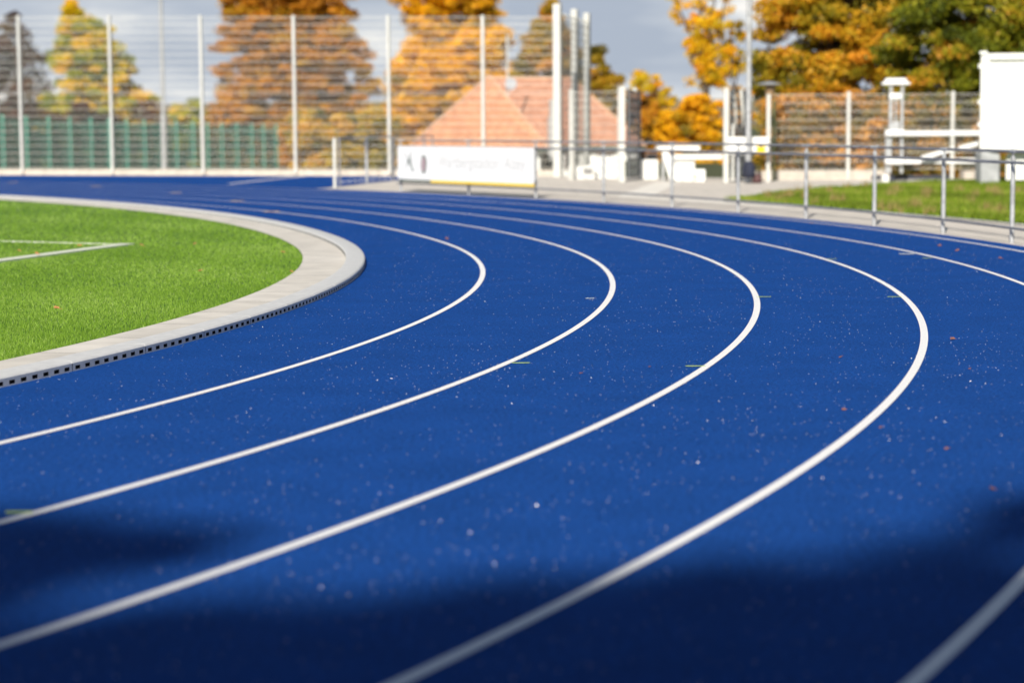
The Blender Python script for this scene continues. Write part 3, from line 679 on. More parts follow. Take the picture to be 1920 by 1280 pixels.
p_ = at(1361, 340, 50.6); b = MB(); fence_post(b, (p_.x, p_.y), .12, -.02, at(1361, 165, 50.6).z, Vector((1, 0, 0))); b.build('hinge_post', M_WPOST, gr_)
leaf(gr_, tuple(at(1370, 340, 50.9)[:2]), tuple(at(1396, 340, 52.1)[:2]), .08, at(1385, 169, 51.5).z)
for px, w in ((1377, .07), (1391, .07)):
    q = at(px, 300, 51.2); b = MB(); zt_ = at(px, 168, 51.2).z; b.tube([(q.x-.03, q.y, zt_), (q.x+.02, q.y, zt_-.55), (q.x+.03, q.y, zt_-.9)], [.045, .03, .012], 8); b.build('brace', M_WPOST, gr_, smooth=True)
q = at(1374, 300, 50.5); b = MB(); b.box((q.x, q.y, .7), (.05, .05, 1.35)); b.build('stop_post', M_WPOST, gr_)
# sign boards on the gate side
sb = thing('gate_sign', (*at(1443, 337, 50.8)[:2], 0), 'white sign board with a yellow square mounted on a white post at the gate', 'sign')
p0 = at(1440, 337, 50.8); b = MB(); fence_post(b, (p0.x, p0.y), .09, -.02, at(1441, 177, 50.8).z, Vector((1, 0, 0))); b.build('post', M_WPOST, sb)
a_, c_ = at(1366, 262, 50.45), at(1441, 289, 50.45)
b = MB(); b.bevbox(((a_.x+c_.x)/2, 50.45, (a_.z+c_.z)/2+.03), (c_.x-a_.x, .03, a_.z-c_.z+.06), .008); bd = b.build('board', M_WHITE, sb)
y0_, y1_ = at(1419, 274, 50.42), at(1435, 288, 50.42)
b = MB(); b.box(((y0_.x+y1_.x)/2, 50.430, (y0_.z+y1_.z)/2), (y1_.x-y0_.x, .006, y0_.z-y1_.z)); b.build('yellow_square', M_YEL, bd)
b = MB(); mx, mz = (y0_.x+y1_.x)/2, y0_.z
b.add([(mx-.045, 50.424, mz), (mx+.045, 50.424, mz), (mx+.02, 50.424, mz-.05), (mx-.02, 50.424, mz-.05)], [(0, 1, 2, 3)]); b.build('dark_mark', M_DARK, bd)
# lamp mast and mushroom lamp
q = at(1403, 338, 50.2); mst = thing('lamp_mast', (q.x, q.y, 0), 'tall galvanised floodlight mast rising out of the picture beside the gate', 'mast')
b = MB(); b.tube([(q.x, q.y, -.02), (q.x, q.y, 5), (q.x, q.y, 12)], [.068, .060, .045], 14); b.build('pole', M_GALV, mst, smooth=True)
b = MB(); b.tube([(q.x, q.y, 0), (q.x, q.y, .35)], [.085, .075], 14); b.build('sleeve', M_GALV, mst, smooth=True)
b = MB(); b.bevbox((q.x, q.y-.1, 12.1), (.9, .3, .25), .03); b.build('floodlight', M_GALVD, mst)
q = at(1450, 338, 51.6); lz = at(1440, 156, 51.6).z; lm = thing('path_lamp', (q.x, q.y, 0), 'small path lamp with flat disc hood on an olive pole behind the gate sign', 'lamp')
b = MB(); b.tube([(q.x, q.y, -.02), (q.x, q.y, lz-.42)], .035, 10); b.build('pole', mat('olive_pole', (.10, .12, .05), .6), lm, smooth=True)
b = MB(); b.lathe((q.x-.10, q.y, lz-.42), [(.05, 0), (.10, .05), (.12, .33), (.1, .38)], 14); b.build('lantern', mat('lantern_bronze', (.25, .16, .08), .5), lm, smooth=True)
b = MB(); b.lathe((q.x-.12, q.y, lz-.04), [(.12, -.01), (.30, 0), (.31, .02), (.12, .06), (.02, .08)], 24); b.build('hood', M_GALV, lm, smooth=True)
# bag at the mast
q = at(1404, 338, 49.7); bag = thing('rucksack', (q.x, q.y, 0), 'dark navy rucksack leaning against the foot of the lamp mast', 'bag')
b = MB(); b.lathe((q.x, q.y, .12), [(.08, 0), (.15, .03), (.16, .16), (.14, .30), (.10, .38), (.02, .40)], 12); b.build('body', M_NAVY, bag, smooth='all')
b = MB(); b.lathe((q.x+.20, q.y+.05, -.0), [(.08, 0), (.12, .02), (.12, .12), (.09, .20), (.02, .22)], 10); b.build('side_pouch', M_RUST, bag, smooth='all')
b = MB(); b.tube([(q.x-.08, q.y-.17, .2), (q.x-.10, q.y-.23, .34), (q.x-.05, q.y-.14, .5)], .014, 6); b.build('strap', M_DARK, bag, smooth=True)

# ================================================================== white stand, boxes and walls by the gate
def boxpx(b, x0, y0, x1, y1, Y, dep, bev=.01, z0=None):
    a, c = at(x0, y0, Y), at(x1, y1, Y); zb_ = c.z if z0 is None else z0
    b.bevbox(((a.x+c.x)/2, Y+dep/2, (a.z+zb_)/2), (c.x-a.x, dep, a.z-zb_), bev)
b = MB(); boxpx(b, 1106, 293, 1161, 334, 54.6, .25, .02, -.1); tag(b.build('white_wall', M_WHITE), 'bright white wall segment left of the left gate post', 'wall')
ub = thing('utility_cabinet', (*at(1090, 330, 54.0)[:2], 0), 'low white cabinet with a grey vent at the foot of the thick white posts', 'cabinet')
b = MB(); boxpx(b, 1066, 312, 1116, 334, 54.0, .5, .03, -.02); b.build('body', M_WHITE, ub)
b = MB(); boxpx(b, 1094, 316, 1111, 327, 53.985, .03, .004); b.build('vent', mat('vent_grey', (.20, .20, .21), .6), ub)
b = MB(); boxpx(b, 1201, 300, 1235, 338, 53.6, .5, .03, -.02); wc = thing('white_cabinet', tuple(at(1218, 338, 53.6)[:2])+(0,), 'plain white cabinet just right of the left gate leaf', 'cabinet'); b.build('body', M_WHITE, wc)
b = MB(); boxpx(b, 1217.4, 303, 1218.6, 335, 53.59, .03, .001); b.build('door_joint', M_GREY, wc); b = MB(); boxpx(b, 1220, 316, 1221.5, 321, 53.57, .03, .002); b.build('handle', M_DARK, wc)
st = thing('folding_stand', (*at(1265, 338, 52.0)[:2], 0), 'white sales stand with flat roof board standing in the open gateway', 'stand')
b = MB(); boxpx(b, 1233, 274, 1313, 284, 52.0, 1.0, .02); b.build('roof_board', M_WHITE, st)
b = MB(); boxpx(b, 1250, 290, 1355, 299, 51.8, .10, .01); b.build('crossbeam', M_WHITE, st)
b = MB(); boxpx(b, 1264, 299, 1303, 338, 51.9, .7, .02, -.01); b.build('counter', M_WHITE, st)
b = MB(); a_, c_ = at(1241, 284, 52.1), at(1250, 338, 52.1); b.box(((a_.x+c_.x)/2-.02, 52.3, a_.z/2), (.05, .4, a_.z)); b.build('side_panel', M_GALV, st)
b = MB(); b.beam(at(1247, 284, 51.75), at(1262, 338, 51.75)+Vector((0, 0, .0)), .16, .03, up=Vector((0, 1, 0))); b.build('leaning_board', M_WHITE, st)
b = MB(); b.beam(at(1263, 286, 51.7), at(1281, 339, 51.7), .02, .02); b.build('thin_pole', M_GALV, st)
cs = thing('white_box', (*at(1311, 338, 51.3)[:2], 0), 'small white box with an orange ring mark in the gateway', 'box')
b = MB(); boxpx(b, 1300, 318, 1323, 339, 51.2, .35, .02, -.005); b.build('body', M_WHITE, cs)
q = at(1304, 332, 51.19); b = MB()
for i in range(14):
    a0, a1 = 6.283*i/14, 6.283*(i+1)/14
    b.add([(q.x+.028*math.cos(a0), 51.194, q.z+.045*math.sin(a0)), (q.x+.05*math.cos(a0), 51.194, q.z+.075*math.sin(a0)), (q.x+.05*math.cos(a1), 51.194, q.z+.075*math.sin(a1)), (q.x+.028*math.cos(a1), 51.194, q.z+.045*math.sin(a1))], [(0, 1, 2, 3)])
b.build('ring_mark', M_RED, cs)
# light strip of paving leading to the gate
a_, c_ = gnd(1250, 341), gnd(1182, 368); struct(poly('light_paving_strip', M_CONCW, [(a_.x-.25, a_.y), (c_.x-.28, c_.y), (c_.x+.42, c_.y), (a_.x+.35, a_.y)], -.002))
struct(strip('light_paving_band', M_CONCW, 9.2, 9.62, .003, 22, 29.3))

# ================================================================== white frame and container on the right
Yf = 49.6
fm = thing('lifting_frame', (*at(1680, 330, Yf)[:2], 0), 'white capped metal frame with two uprights and long white crossbeams left of the container', 'frame')
def col(px, y0, y1, w, Y, m, name, d=.06):
    a, c = at(px, y0, Y), at(px, y1, Y); b = MB(); b.bevbox(((a.x+c.x)/2, Y, (a.z+c.z)/2), (w, d, a.z-c.z), .006); return b.build(name, m, fm)
col(1670, 158, 245, .085, Yf, M_GALV, 'upright'); col(1691, 158, 325, .07, Yf, M_GALV, 'upright'); col(1665.5, 245, 326, .14, Yf, M_GALV, 'lower_upright', .1)
b = MB(); a_, c_ = at(1653, 154, Yf), at(1706, 160, Yf); b.bevbox(((a_.x+c_.x)/2, Yf, (a_.z+c_.z)/2), (c_.x-a_.x, .2, .07), .02); a2_, c2_ = at(1659, 148, Yf), at(1700, 157, Yf); b.bevbox(((a2_.x+c2_.x)/2, Yf-.005, (a2_.z+c2_.z)/2+.01), (c2_.x-a2_.x, .18, a2_.z-c2_.z), .03); b.build('cap', M_WHITEB, fm)
b = MB(); boxpx(b, 1668, 175, 1692, 187, Yf-.06, .12, .03); b.build('buffer', M_WHITEB, fm)
col(1679.5, 187, 230, .04, Yf, M_GALV, 'guide_rod'); b = MB(); boxpx(b, 1671, 228, 1687, 244, Yf-.04, .12, .01); b.build('winch_box', M_GREY, fm)
for y0, y1 in ((244, 256), (296, 309)):
    b = MB(); boxpx(b, 1661, y0, 1697, y1, Yf-.16, .2, .03); b.build('beam_pad', M_WHITEB, fm)
    b = MB(); boxpx(b, 1692, y0+1.5, 1842, y1-2, Yf-.10, .08, .01); b.build('crossbeam', M_WHITEB, fm)
for (xa, ya), (xb, yb) in (((1797, 279), (1846, 266)), ((1727, 297), (1790, 278))):
    b = MB(); b.beam(at(xa, ya, Yf-.3), at(xb, yb, Yf-.3), .05, .10, up=Vector((0, 0, 1))); b.build('brace_board', M_WHITEB, fm)
b = MB(); q = at(1660, 332, Yf); b.bevbox((q.x, Yf, .08), (.16, .25, .22), .03); b.build('foot', M_WHITE, fm); b = MB(); b.box((q.x+.13, Yf, .05), (.10, .3, .2)); b.build('base_block', M_DARK, fm)
Yc_ = 47.8
ct = thing('white_container', (at(1840, 99, Yc_).x, Yc_, 0), 'white office container raised on grey concrete blocks at the right edge', 'container')
a_ = at(1840, 99, Yc_); zb_ = at(1840, 284, Yc_).z; x0, x1 = a_.x, a_.x+6.06; zt_ = a_.z
b = MB(); b.bevbox(((x0+x1)/2, Yc_+1.22, (zb_+zt_)/2), (6.0, 2.38, zt_-zb_-.06), .01); b.build('body', M_WHITE, ct)
for x in (x0+.08, x1-.08):
    for y in (Yc_+.08, Yc_+2.36): b = MB(); b.bevbox((x, y, (zb_+zt_)/2), (.17, .17, zt_-zb_), .02); b.build('corner_post', M_WHITE, ct)
b = MB()
for z in (zt_-.10, zb_+.07): b.bevbox(((x0+x1)/2, Yc_+.005, z), (5.7, .12, .15), .02)
b.build('frame_rail', mat('white_enamel', (.80, .80, .76), .4), ct)
for x in (x0+.05, x1-.05): b = MB(); b.bevbox((x, Yc_+.03, zt_-.01), (.17, .17, .08), .015); b.build('corner_casting', M_WHITE, ct)
b = MB()
for z in (zt_-.3, (zt_+zb_)/2, zb_+.6): b.bevbox((x0-.03, Yc_+.1, z), (.06, .08, .10), .01)
b.build('hinge', M_WHITE, ct)
b = MB(); b.box((x0+3.0, Yc_-.006, zt_-.10), (.01, .01, .01)); 
blk = at(1838.5, 343, Yc_-.05); bx = at(1874, 343, Yc_-.05)
for k, xx in enumerate(((blk.x+bx.x)/2, x1-.4)):
    b = MB(); b.bevbox((xx, Yc_+.25, zb_/2-.01), (bx.x-blk.x, .6, zb_-.01), .02); tag(b.build('concrete_block', M_GREY), ['grey concrete block under the left end of the white container', 'grey concrete block under the far end of the container'][k], 'block', 'blocks under the container')
b = MB(); b.bevbox(((x0+bx.x-blk.x+.04+x1-.9)/2, Yc_+.27, .39), (x1-x0-1.6, .05, .6), .01); b.build('skirt_panel', M_WHITE, ct)
ct.location = (x0, Yc_, 0)
b = MB(); b.box((x0+1.2, Yc_+.5, .05), (1.2, .3, .04)); b.build('skirt_gap_shade', M_DARK, ct)  # dark bar put in for the shaded gap under the skirt panel
ct.rotation_euler.z = rad(-13.2)

# ================================================================== green sports-court fence far left
gA, gB = Vector((-27.3, 112)), Vector((-16.9, 151)); gd = (gB-gA).normalized()
gf = thing('green_fence', (gA.x, gA.y, -2.2), 'green court fence with screen netting behind the tall mesh fence on the left', 'fence')
zA, zB = at(7, 219, 112).z, at(517, 236, 151).z
cols_px = [-40, 7, 51, 93, 133, 172, 206, 239, 272, 305, 332, 363, 390, 417, 445, 473, 495, 519]
prev = None
for px in cols_px:
    d = ray(px, 300); # intersect with the fence line
    den = d.x*gd.y-d.y*gd.x; t = (gA.x*gd.y-gA.y*gd.x)/den; p = Vector((d.x*t, d.y*t)); s = (p.y-112)/39; zt_ = zA+(zB-zA)*s
    b = MB(); b.tube([(p.x, p.y, -2.2), (p.x, p.y, zt_+.12)], .075, 8); b.build('post', mat('green_post', (.12, .46, .34), .5), gf)
    if prev:
        a = prev; b = MB(); dd = (p-a[0]); L = dd.length
        for i in range(int(L/.14)):
            q = a[0]+dd*(i+.5)/int(L/.14); b.box((q.x, q.y, (zt_-2.0)/2-.1), (.034, .034, zt_+1.9))
        for i in range(14): z = -2.0+(zt_+1.95)*i/13; b.beam((a[0].x, a[0].y, z), (p.x, p.y, z), .03, .045)
        b.build('netting', M_GREEN, gf)
        b = MB(); b.beam((a[0].x, a[0].y, -1.9), (p.x, p.y, -1.9), .05, .55); b.build('base_board', mat('green_board', (.01, .20, .12), .5), gf)
    prev = (p, zt_)
# far pole left
q = at(308, 300, 108); fp = thing('flood_mast', (q.x, q.y, -2.2), 'slender grey mast standing far behind the tall fence between the trees', 'mast')
b = MB(); b.tube([(q.x, q.y, -2.2), (q.x, q.y, at(308, 216, 108).z)], .15, 12); b.build('sleeve', M_GALV, fp, smooth=True)
b = MB(); b.tube([(q.x, q.y, at(308, 216, 108).z), (q.x, q.y, 13)], [.11, .08], 12); b.build('pole', M_GALV, fp, smooth=True)

# ================================================================== house with tiled hip roof
hs = thing('tiled_house', (0, 96, -2.2), 'low house with a bright orange tiled hip roof behind the mesh fence', 'house')
EZ = .32
A_, B_ = at(762, 276, 90), at(1028, 278, 90); A_.z = B_.z = EZ
P1 = at(917, 143, 93.2); Fb, Rb_ = Vector((A_.x, 99, EZ)), Vector((B_.x, 99, EZ))
rf = MB(); uv = []
def tri_uv(pts, e):      # uv: along the eaves direction e, and up the slope
    n = (pts[1]-pts[0]).cross(pts[2]-pts[0]).normalized(); e = (e-n*e.dot(n)).normalized(); f = n.cross(e)
    return [(p.dot(e), p.dot(f)) for p in pts]
def face(pts, e):
    pts = [Vector(p) for p in pts]; rf.add(pts, [tuple(range(len(pts)))]); uv.extend(tri_uv(pts, Vector(e)))
mr0, mr1 = at(925, 148, 101), at(1071, 148, 101); mr0.z = mr1.z = P1.z+.02
M0, M1 = Vector((A_.x+.1, 96.4, EZ)), at(1212, 277, 96.4); M1.z = EZ; K0, K1 = Vector((A_.x+.1, 105.6, EZ)), Vector((M1.x, 105.6, EZ))
mr0 = Vector((P1.x+.05, 101, P1.z+.02))
face([A_, B_, P1], (1, 0, 0)); PB = Vector((P1.x, 101, P1.z))
face([B_, Rb_, PB, P1], (0, 1, 0)); face([Fb, A_, P1, PB], (0, 1, 0))
ro = rf.build('roof', M_ROOF, hs, uvs=uv); rf = MB(); uv = []
face([M0, M1, mr1, mr0], (1, 0, 0)); face([M1, K1, mr1], (0, 1, 0)); face([K1, K0, mr0, mr1], (1, 0, 0)); face([K0, M0, mr0], (0, 1, 0))
tag(rf.build('roof', tile_mat('rear_tiles', (.50, .22, .13), (.62, .31, .19), .22, .30, .02), hs, uvs=uv), 'darker red rear roof')  # rear tiles coloured a little darker than the front ones
b = MB()
for a, c in ((A_, P1), (B_, P1), (P1, PB), (mr0, mr1), (mr1, M1), (mr1, K1)): b.tube([Vector(a)+Vector((0, 0, .03)), Vector(c)+Vector((0, 0, .0))], .07, 8)
b.build('ridge_tiles', mat('ridge_clay', (.62, .36, .22), .8, noise=.2, nscale=3), ro, smooth=True)
b = MB(); b.box(((A_.x+B_.x)/2, 93.6, -.95), (B_.x-A_.x-.7, 6.4, 2.5)); b.box(((M0.x+M1.x)/2, 101, -.96), (M1.x-M0.x-.8, 8.4, 2.48))
b.build('wall', M_WHITE, hs)
for px0, px1 in ((1020, 1042), (1060, 1085), (1210, 1234), (1120, 1150)):
    a, c = at(px0, 297, 96.7), at(px1, 308, 96.7); b = MB(); b.box(((a.x+c.x)/2, 96.74, (a.z+c.z)/2), (c.x-a.x, .14, a.z-c.z+.5)); w_ = b.build('window', mat('window_frame_brown', (.20, .13, .10), .6), hs)
    b = MB(); b.box(((a.x+c.x)/2, 96.66, (a.z+c.z)/2), (c.x-a.x-.12, .02, a.z-c.z+.38)); b.build('pane', mat('dark_glass', (.03, .035, .04), .1), w_)
b = MB(); b.box(((A_.x+B_.x)/2, 90.02, EZ-.02), (B_.x-A_.x, .10, .12)); b.box(((M0.x+M1.x)/2, 96.42, EZ-.02), (M1.x-M0.x, .10, .12)); b.build('gutter', mat('gutter_green', (.05, .09, .07), .5), hs)
q = at(958, 158, 95.6); b = MB(); b.lathe((0, 0, 0), [(.03, -.1), (.12, -.08), (.25, 0), (.27, .02)], 18)
b.v = [(q.x+x, q.y-.0-z*.8, q.z+y+z*.5) for x, y, z in b.v]; b.build('satellite_dish', mat('dish_grey', (.40, .43, .48), .5), hs, smooth=True)
b = MB(); b.tube([(q.x-.15, q.y+.3, q.z-.8), (q.x-.15, q.y+.3, at(951, 65, 95.6).z)], .05, 8); b.build('aerial_pole', M_WPOST, hs, smooth=True)
c0 = at(1035, 262, 95.4); b = MB(); b.tube([(c0.x, c0.y, -.2), (c0.x, c0.y, at(1035, 220, 95.4).z)], .20, 12); b.tube([(c0.x, c0.y, at(1035, 220, 95.4).z), (c0.x, c0.y, at(1035, 186, 95.4).z)], .12, 12); b.build('flue', M_GALV, hs, smooth=True)

# ================================================================== TREES
def limb(b, p0, p1, r0, r1, rnd, n=5, wob=.08):
    L = (Vector(p1)-Vector(p0)).length; pts = []
    for i in range(n+1):
        t = i/n; p = Vector(p0).lerp(Vector(p1), t); w = wob*L*math.sin(math.pi*t); pts.append(p+Vector((rnd.uniform(-w, w), rnd.uniform(-w, w), 0)))
    b.tube(pts, [r0+(r1-r0)*i/n for i in range(n+1)], 7)
def crown(name, clumps, per, leaf, m, parent, seed, flat=.6, tone_amp=.3, base_tone=.5):
    """clumps: (k,4) centre + radius"""
    rng = np.random.default_rng(seed); C = np.array(clumps); k = len(C); n = k*per
    idx = np.repeat(np.arange(k), per); d = rng.normal(size=(n, 3)); d /= np.linalg.norm(d, axis=1)[:, None]
    r = rng.uniform(0, 1, n)**.45
    P = C[idx, :3]+d*(r*C[idx, 3])[:, None]*np.array([1, 1, flat])
    ct = rng.normal(0, tone_amp, k); sm = .22*np.sin(C[:, 0]*1.1+seed)*np.sin(C[:, 2]*1.3+C[:, 1]*.7)
    tone = np.clip(base_tone+ct[idx]+sm[idx]+rng.normal(0, .13, n), 0, 1)
    return cloud_mesh(name, leaf_quads(rng, P, leaf), 1, 4, m, parent, tone)
def tree(name, cx, D, prof, ncl, crad, per, leaf, m, label, cat, seed, group=None, zb=-2.2, flat=.6, depth=.8, trunk=.25, inner=.45, base=.5, tamp=.3, limbs=9):
    """prof: (row in px, half width in px, [centre shift px]) top to bottom"""
    rnd = random.Random(seed); rng = np.random.default_rng(seed)
    z = [at(cx, p[0], D).z for p in prof]; w = [p[1]*D/F for p in prof]; sh = [(p[2] if len(p) > 2 else 0)*D/F for p in prof]
    o = at(cx, 300, D); t = thing(name, (o.x, D, zb), label, cat, group)
    zz = z[::-1]; ww = w[::-1]; ss = sh[::-1]; zs = np.linspace(zz[0], zz[-1], 200); wz = np.interp(zs, zz, ww); pz = wz+.15; pz = pz/pz.sum()
    cl = []
    for i in range(ncl):
        h = rng.choice(zs, p=pz); R = np.interp(h, zz, ww); cxs = o.x+np.interp(h, zz, ss); a = rng.uniform(0, 2*np.pi); q = rng.uniform(0, 1)**inner
        rad_c = crad*rng.uniform(.6, 1.25); Rm = max(.05, R-rad_c*.75)
        cl.append((cxs+math.cos(a)*q*Rm, D+math.sin(a)*q*Rm*depth, h, rad_c))
    b = MB(); zt_ = z[0]-(z[0]-zb)*.12; limb(b, (o.x, D, zb-.1), (o.x+ss[-1], D, zt_), trunk, trunk*.2, rnd, 7, .03)
    for i in range(limbs):
        c = cl[rnd.randrange(len(cl))]; h0 = zb+(c[2]-zb)*rnd.uniform(.45, .75); limb(b, (o.x+np.interp(h0, zz, ss)*.8, D, h0), c[:3], trunk*.35, .03, rnd)
    b.build('trunk', M_BARK, t, smooth=True)
    crown('crown', cl, per, leaf, m, t, seed, flat, tamp, base)
    return t
M_T1 = tone_mat('leaf_dark_red', [(.015, .012, .008), (.06, .022, .012), (.16, .045, .02), (.12, .08, .015)])
M_T2 = tone_mat('leaf_yellow_green', [(.09, .14, .012), (.28, .34, .012), (.58, .52, .012), (.95, .60, .015)])
M_T3 = tone_mat('leaf_orange_brown', [(.13, .065, .01), (.46, .19, .014), (.70, .29, .018), (.58, .34, .018)])
M_T4 = tone_mat('leaf_gold', [(.26, .20, .012), (.70, .36, .008), (.92, .48, .008), (.98, .58, .012)])
M_T5 = tone_mat('leaf_ochre', [(.12, .10, .012), (.36, .25, .018), (.56, .34, .02), (.70, .30, .025)])
M_T7 = tone_mat('leaf_bright_yellow', [(.70, .55, .03), (.88, .58, .015), (.97, .62, .015), (.95, .45, .03)], .42)
M_T8 = tone_mat('leaf_orange_green', [(.06, .065, .01), (.30, .25, .012), (.66, .38, .015), (.82, .36, .025)])
M_T9 = tone_mat('leaf_green_rust', [(.03, .045, .008), (.15, .18, .01), (.36, .34, .016), (.66, .30, .025)])
M_H1 = tone_mat('hedge_yellow_green', [(.08, .09, .015), (.30, .26, .02), (.66, .42, .03), (.80, .42, .04)])
M_H2 = tone_mat('hedge_rust', [(.06, .06, .015), (.28, .20, .025), (.66, .30, .05), (.80, .40, .08)])
BG = 'trees behind the stadium fences'
tree('red_leaved_tree', 25, 178, [(25, 16, 10), (60, 45), (120, 80), (200, 105), (310, 120)], 150, .95, 140, .26, M_T1, 'dark reddish brown tree at the far left edge behind the fence', 'tree', 1, BG, base=.45)
tree('yellow_green_tree', 175, 165, [(4, 10, -34), (30, 32, -34), (55, 55, -10), (110, 82, 0), (150, 98, 5), (190, 118, 10), (250, 125), (312, 120)], 360, .80, 170, .25, M_T2, 'yellow green tree with a narrow top left of the far grey mast', 'tree', 2, BG, base=.66)
tree('orange_brown_tree', 556, 160, [(-170, 20), (-100, 75), (-40, 115, -10), (0, 133, -16), (50, 146, -8), (110, 160), (200, 165), (312, 165)], 1300, .88, 130, .25, M_T3, 'broad orange brown tree with layered branches right of the far mast', 'tree', 3, BG, inner=.55, flat=.46, base=.62)
tree('golden_tree', 852, 152, [(-90, 20), (-40, 80, -5), (0, 108, -22), (50, 108, 0), (90, 122, 5), (160, 145), (312, 150)], 950, .82, 130, .25, M_T4, 'golden orange tree rising directly behind the tiled roof', 'tree', 4, BG, inner=.55, flat=.5, base=.6)
tree('ochre_tree', 1030, 146, [(6, 10, 5), (30, 28), (70, 52), (120, 76), (200, 85), (300, 90)], 320, .75, 150, .25, M_T5, 'ochre green tree right of the golden tree behind the thick white posts', 'tree', 5, BG, base=.5)
tree('ochre_bush', 1128, 118, [(88, 16, -8), (120, 34, -5), (150, 48), (200, 70), (290, 75)], 90, .5, 170, .19, M_T5, 'rounded ochre bush between the thick posts and the gate', 'bush', 6, BG, base=.52, trunk=.15)
tree('pale_yellow_tree', 1222, 128, [(138, 8, -25), (148, 42, -6), (175, 50), (210, 50)], 45, .42, 90, .20, M_T7, 'pale yellow feathery treetop above the open gateway', 'tree', 7, BG, base=.25, trunk=.12)
tree('orange_bush', 1215, 100, [(175, 20, -20), (200, 45, -10), (235, 60), (300, 75)], 80, .42, 170, .16, M_T3, 'rusty orange bush right of the left gate leaf', 'bush', 8, BG, base=.6, trunk=.12)
tree('golden_bush', 1292, 92, [(182, 30, 10), (205, 55, 5), (240, 72), (310, 75)], 110, .40, 190, .15, M_T4, 'golden yellow bush filling the open gateway', 'bush', 9, BG, base=.6, trunk=.12)
# V-shaped yellow tree
tv = thing('forked_yellow_tree', (at(1326, 300, 96).x, 96, -2.2), 'bright yellow tree with a forked upright crown left of the lamp mast', 'tree', BG)
b = MB(); rnd = random.Random(9); base_ = at(1324, 200, 96); limb(b, (base_.x, 96, -2.2), at(1324, 160, 96), .22, .15, rnd); cl = []
rng = np.random.default_rng(21)
for (x, y), rpx in (((1262, -10), 14), ((1300, -60), 20), ((1345, -70), 20), ((1366, -20), 18), ((1385, 60), 20), ((1395, 110), 24)):
    a, c = at(1324, 165, 96), at(x, y, 96+rnd.uniform(-1, 1)); limb(b, a, c, .10, .02, rnd, 6, .05)
    for i in range(24):
        t = rng.uniform(.12, 1.0); p = a.lerp(c, t)+Vector(rng.normal(0, .18, 3)); cl.append((p.x, p.y, p.z, .24*rng.uniform(.6, 1.3)))
for i in range(30):
    q = at(1322+rng.normal(0, 12), 95+rng.uniform(-60, 70), 96+rng.normal(0, .6)); cl.append((*q, .34))
b.build('trunk', M_BARK, tv, smooth=True); crown('crown', cl, 70, .15, M_T7, tv, 22, .9, .22, .45)
tree('orange_sapling', 1372, 88, [(40, 14, 10), (90, 26, 8), (150, 42), (220, 50), (310, 55)], 34, .30, 90, .15, M_T4, 'orange gold young tree between the forked yellow tree and the lamp mast', 'tree', 10, BG, base=.5, trunk=.1)
# big trees on the right
tree('orange_green_tree', 1555, 74, [(-190, 60), (-90, 130), (0, 158, 12), (60, 165, 10), (120, 172, 5), (180, 165), (250, 150), (335, 140)], 520, .62, 190, .15, M_T8, 'large orange and green tree behind the fence right of the lamp mast', 'tree', 11, BG, zb=-.4, flat=.55, base=.50, trunk=.3, tamp=.20, limbs=16)
tree('green_rust_tree', 1835, 70, [(-200, 80), (-100, 150), (0, 190), (80, 205), (160, 210), (250, 200), (335, 190)], 680, .58, 190, .14, M_T9, 'large dark green tree with rusty patches behind the white container', 'tree', 12, BG, zb=-.4, flat=.6, base=.54, trunk=.32, tamp=.20, limbs=16)
# hedges
def hedge(name, x0, x1, top, bot, D, n, crad, per, leaf, m, label, seed, zb=-2.2, base=.5, dep=1.2):
    rng = np.random.default_rng(seed); c0 = at((x0+x1)/2, 300, D); t = thing(name, (c0.x, D, zb), label, 'hedge', 'hedges behind the fences'); cl = []
    for i in range(n):
        px = rng.uniform(x0, x1); tp = top+10*math.sin(px*.05+seed); py = rng.uniform(tp, bot); q = at(px, py, D+rng.uniform(-dep, dep)); cl.append((*q, crad*rng.uniform(.6, 1.3)))
    b = MB(); rnd = random.Random(seed)
    for i in range(8): c = cl[rnd.randrange(n)]; limb(b, (c[0]+rnd.uniform(-.5, .5), c[1], zb), c[:3], .06, .02, rnd)
    b.build('stems', M_BARK, t, smooth=True); crown('foliage', cl, per, leaf, m, t, seed, .6, .32, base)
hedge('rusty_hedge', 1436, 1650, 185, 335, 60, 200, .36, 130, .11, M_H2, 'rust and yellow hedge behind the fence right of the gate sign', 31, zb=-.3, base=.52)
hedge('rusty_hedge', 1640, 1860, 200, 335, 59, 200, .36, 130, .11, M_H2, 'rust brown hedge behind the fence next to the white container', 32, zb=-.3, base=.42)
hedge('yellow_green_hedge', 556, 738, 215, 318, 88, 200, .48, 130, .16, M_H1, 'yellow green hedge behind the tall fence left of the tiled house', 33, base=.55)
hedge('dark_hedge', -60, 300, 205, 318, 158, 150, .9, 130, .26, M_T1, 'dark hedge behind the green court fence', 34, base=.4)
hedge('rusty_hedge', 385, 560, 215, 318, 157, 110, .8, 130, .25, M_T3, 'orange brown hedge behind the right end of the green court fence', 35, base=.45)
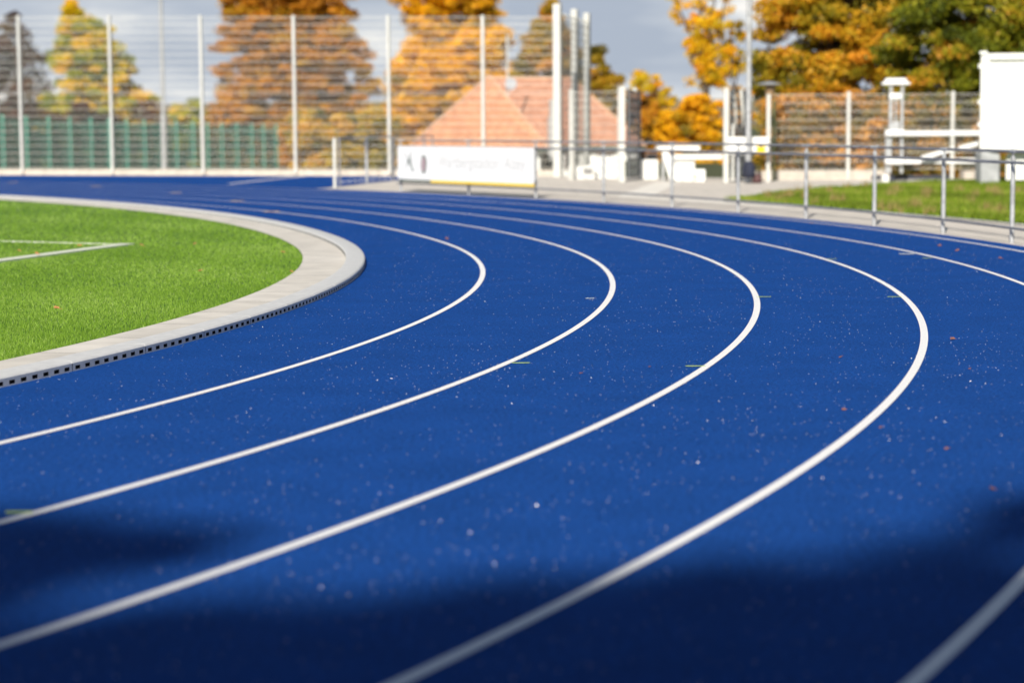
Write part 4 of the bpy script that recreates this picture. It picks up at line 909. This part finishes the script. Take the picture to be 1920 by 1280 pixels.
hedge('yellow_hedge', 318, 392, 197, 318, 160, 60, .6, 110, .25, M_T2, 'small yellow bush below the gap of sky right of the far mast', 36, base=.6)
# tall tree behind the camera whose shadow lies on the foreground
sh = thing('shade_tree', (-9.5, -31, -.03), 'tall leafy tree behind the photographer, seen only by its shadow on the lower lanes', 'tree')
TT = 44; cl = []
for gx, gy, a in [(-1.45, 4.85, .72), (-.65, 4.8, .84), (.05, 4.9, .88), (.5, 5.15, .95), (.95, 5.35, .98), (1.5, 5.05, .92), (2.3, 4.9, 1.0), (3.2, 5.0, 1.2), (4.3, 5.3, 1.3), (-2.2, 4.3, .8), (-3.2, 4.3, 1.0), (-4.3, 4.6, 1.2),
                  (-2.15, 6.45, .75), (-1.65, 6.6, .56), (-1.2, 6.95, .24), (-2.8, 6.7, .70), (-3.7, 6.7, .8), (1.85, 7.35, .30), (2.25, 7.35, .42), (2.8, 7.35, .6), (3.7, 7.3, .7)]:
    c = Vector((gx, gy, 0))+S*TT; a *= 1.12; gy += .30; c = Vector((gx, gy, 0))+S*TT; k = max(10, int(46*a*a))
    rng = np.random.default_rng(int(gx*100+900))
    for i in range(k):
        d = rng.normal(size=3); d /= np.linalg.norm(d); q = rng.uniform(0, 1)**.5*a*.72; cl.append((c.x+d[0]*q, c.y+d[1]*q, c.z+d[2]*q, a*.34))
rng = np.random.default_rng(77)
for i in range(900):
    gx, gy = rng.uniform(-7, 7), rng.uniform(-14, 4.2); c = Vector((gx, gy, 0))+S*(TT+rng.uniform(-3, 3)); cl.append((c.x, c.y, c.z, 1.0))
crown('crown', cl, 110, .17, M_T8, sh, 40, .9)
b = MB(); rnd = random.Random(3); c = Vector((0, 0, 0))+S*TT; limb(b, (-9.5, -31, -.1), (c.x, c.y-4, c.z-5), .5, .2, rnd, 7, .03)
for i in range(22): q = cl[rnd.randrange(len(cl))]; limb(b, (c.x, c.y-4, c.z-7), q[:3], .12, .03, rnd)
b.build('trunk', M_BARK, sh, smooth=True)
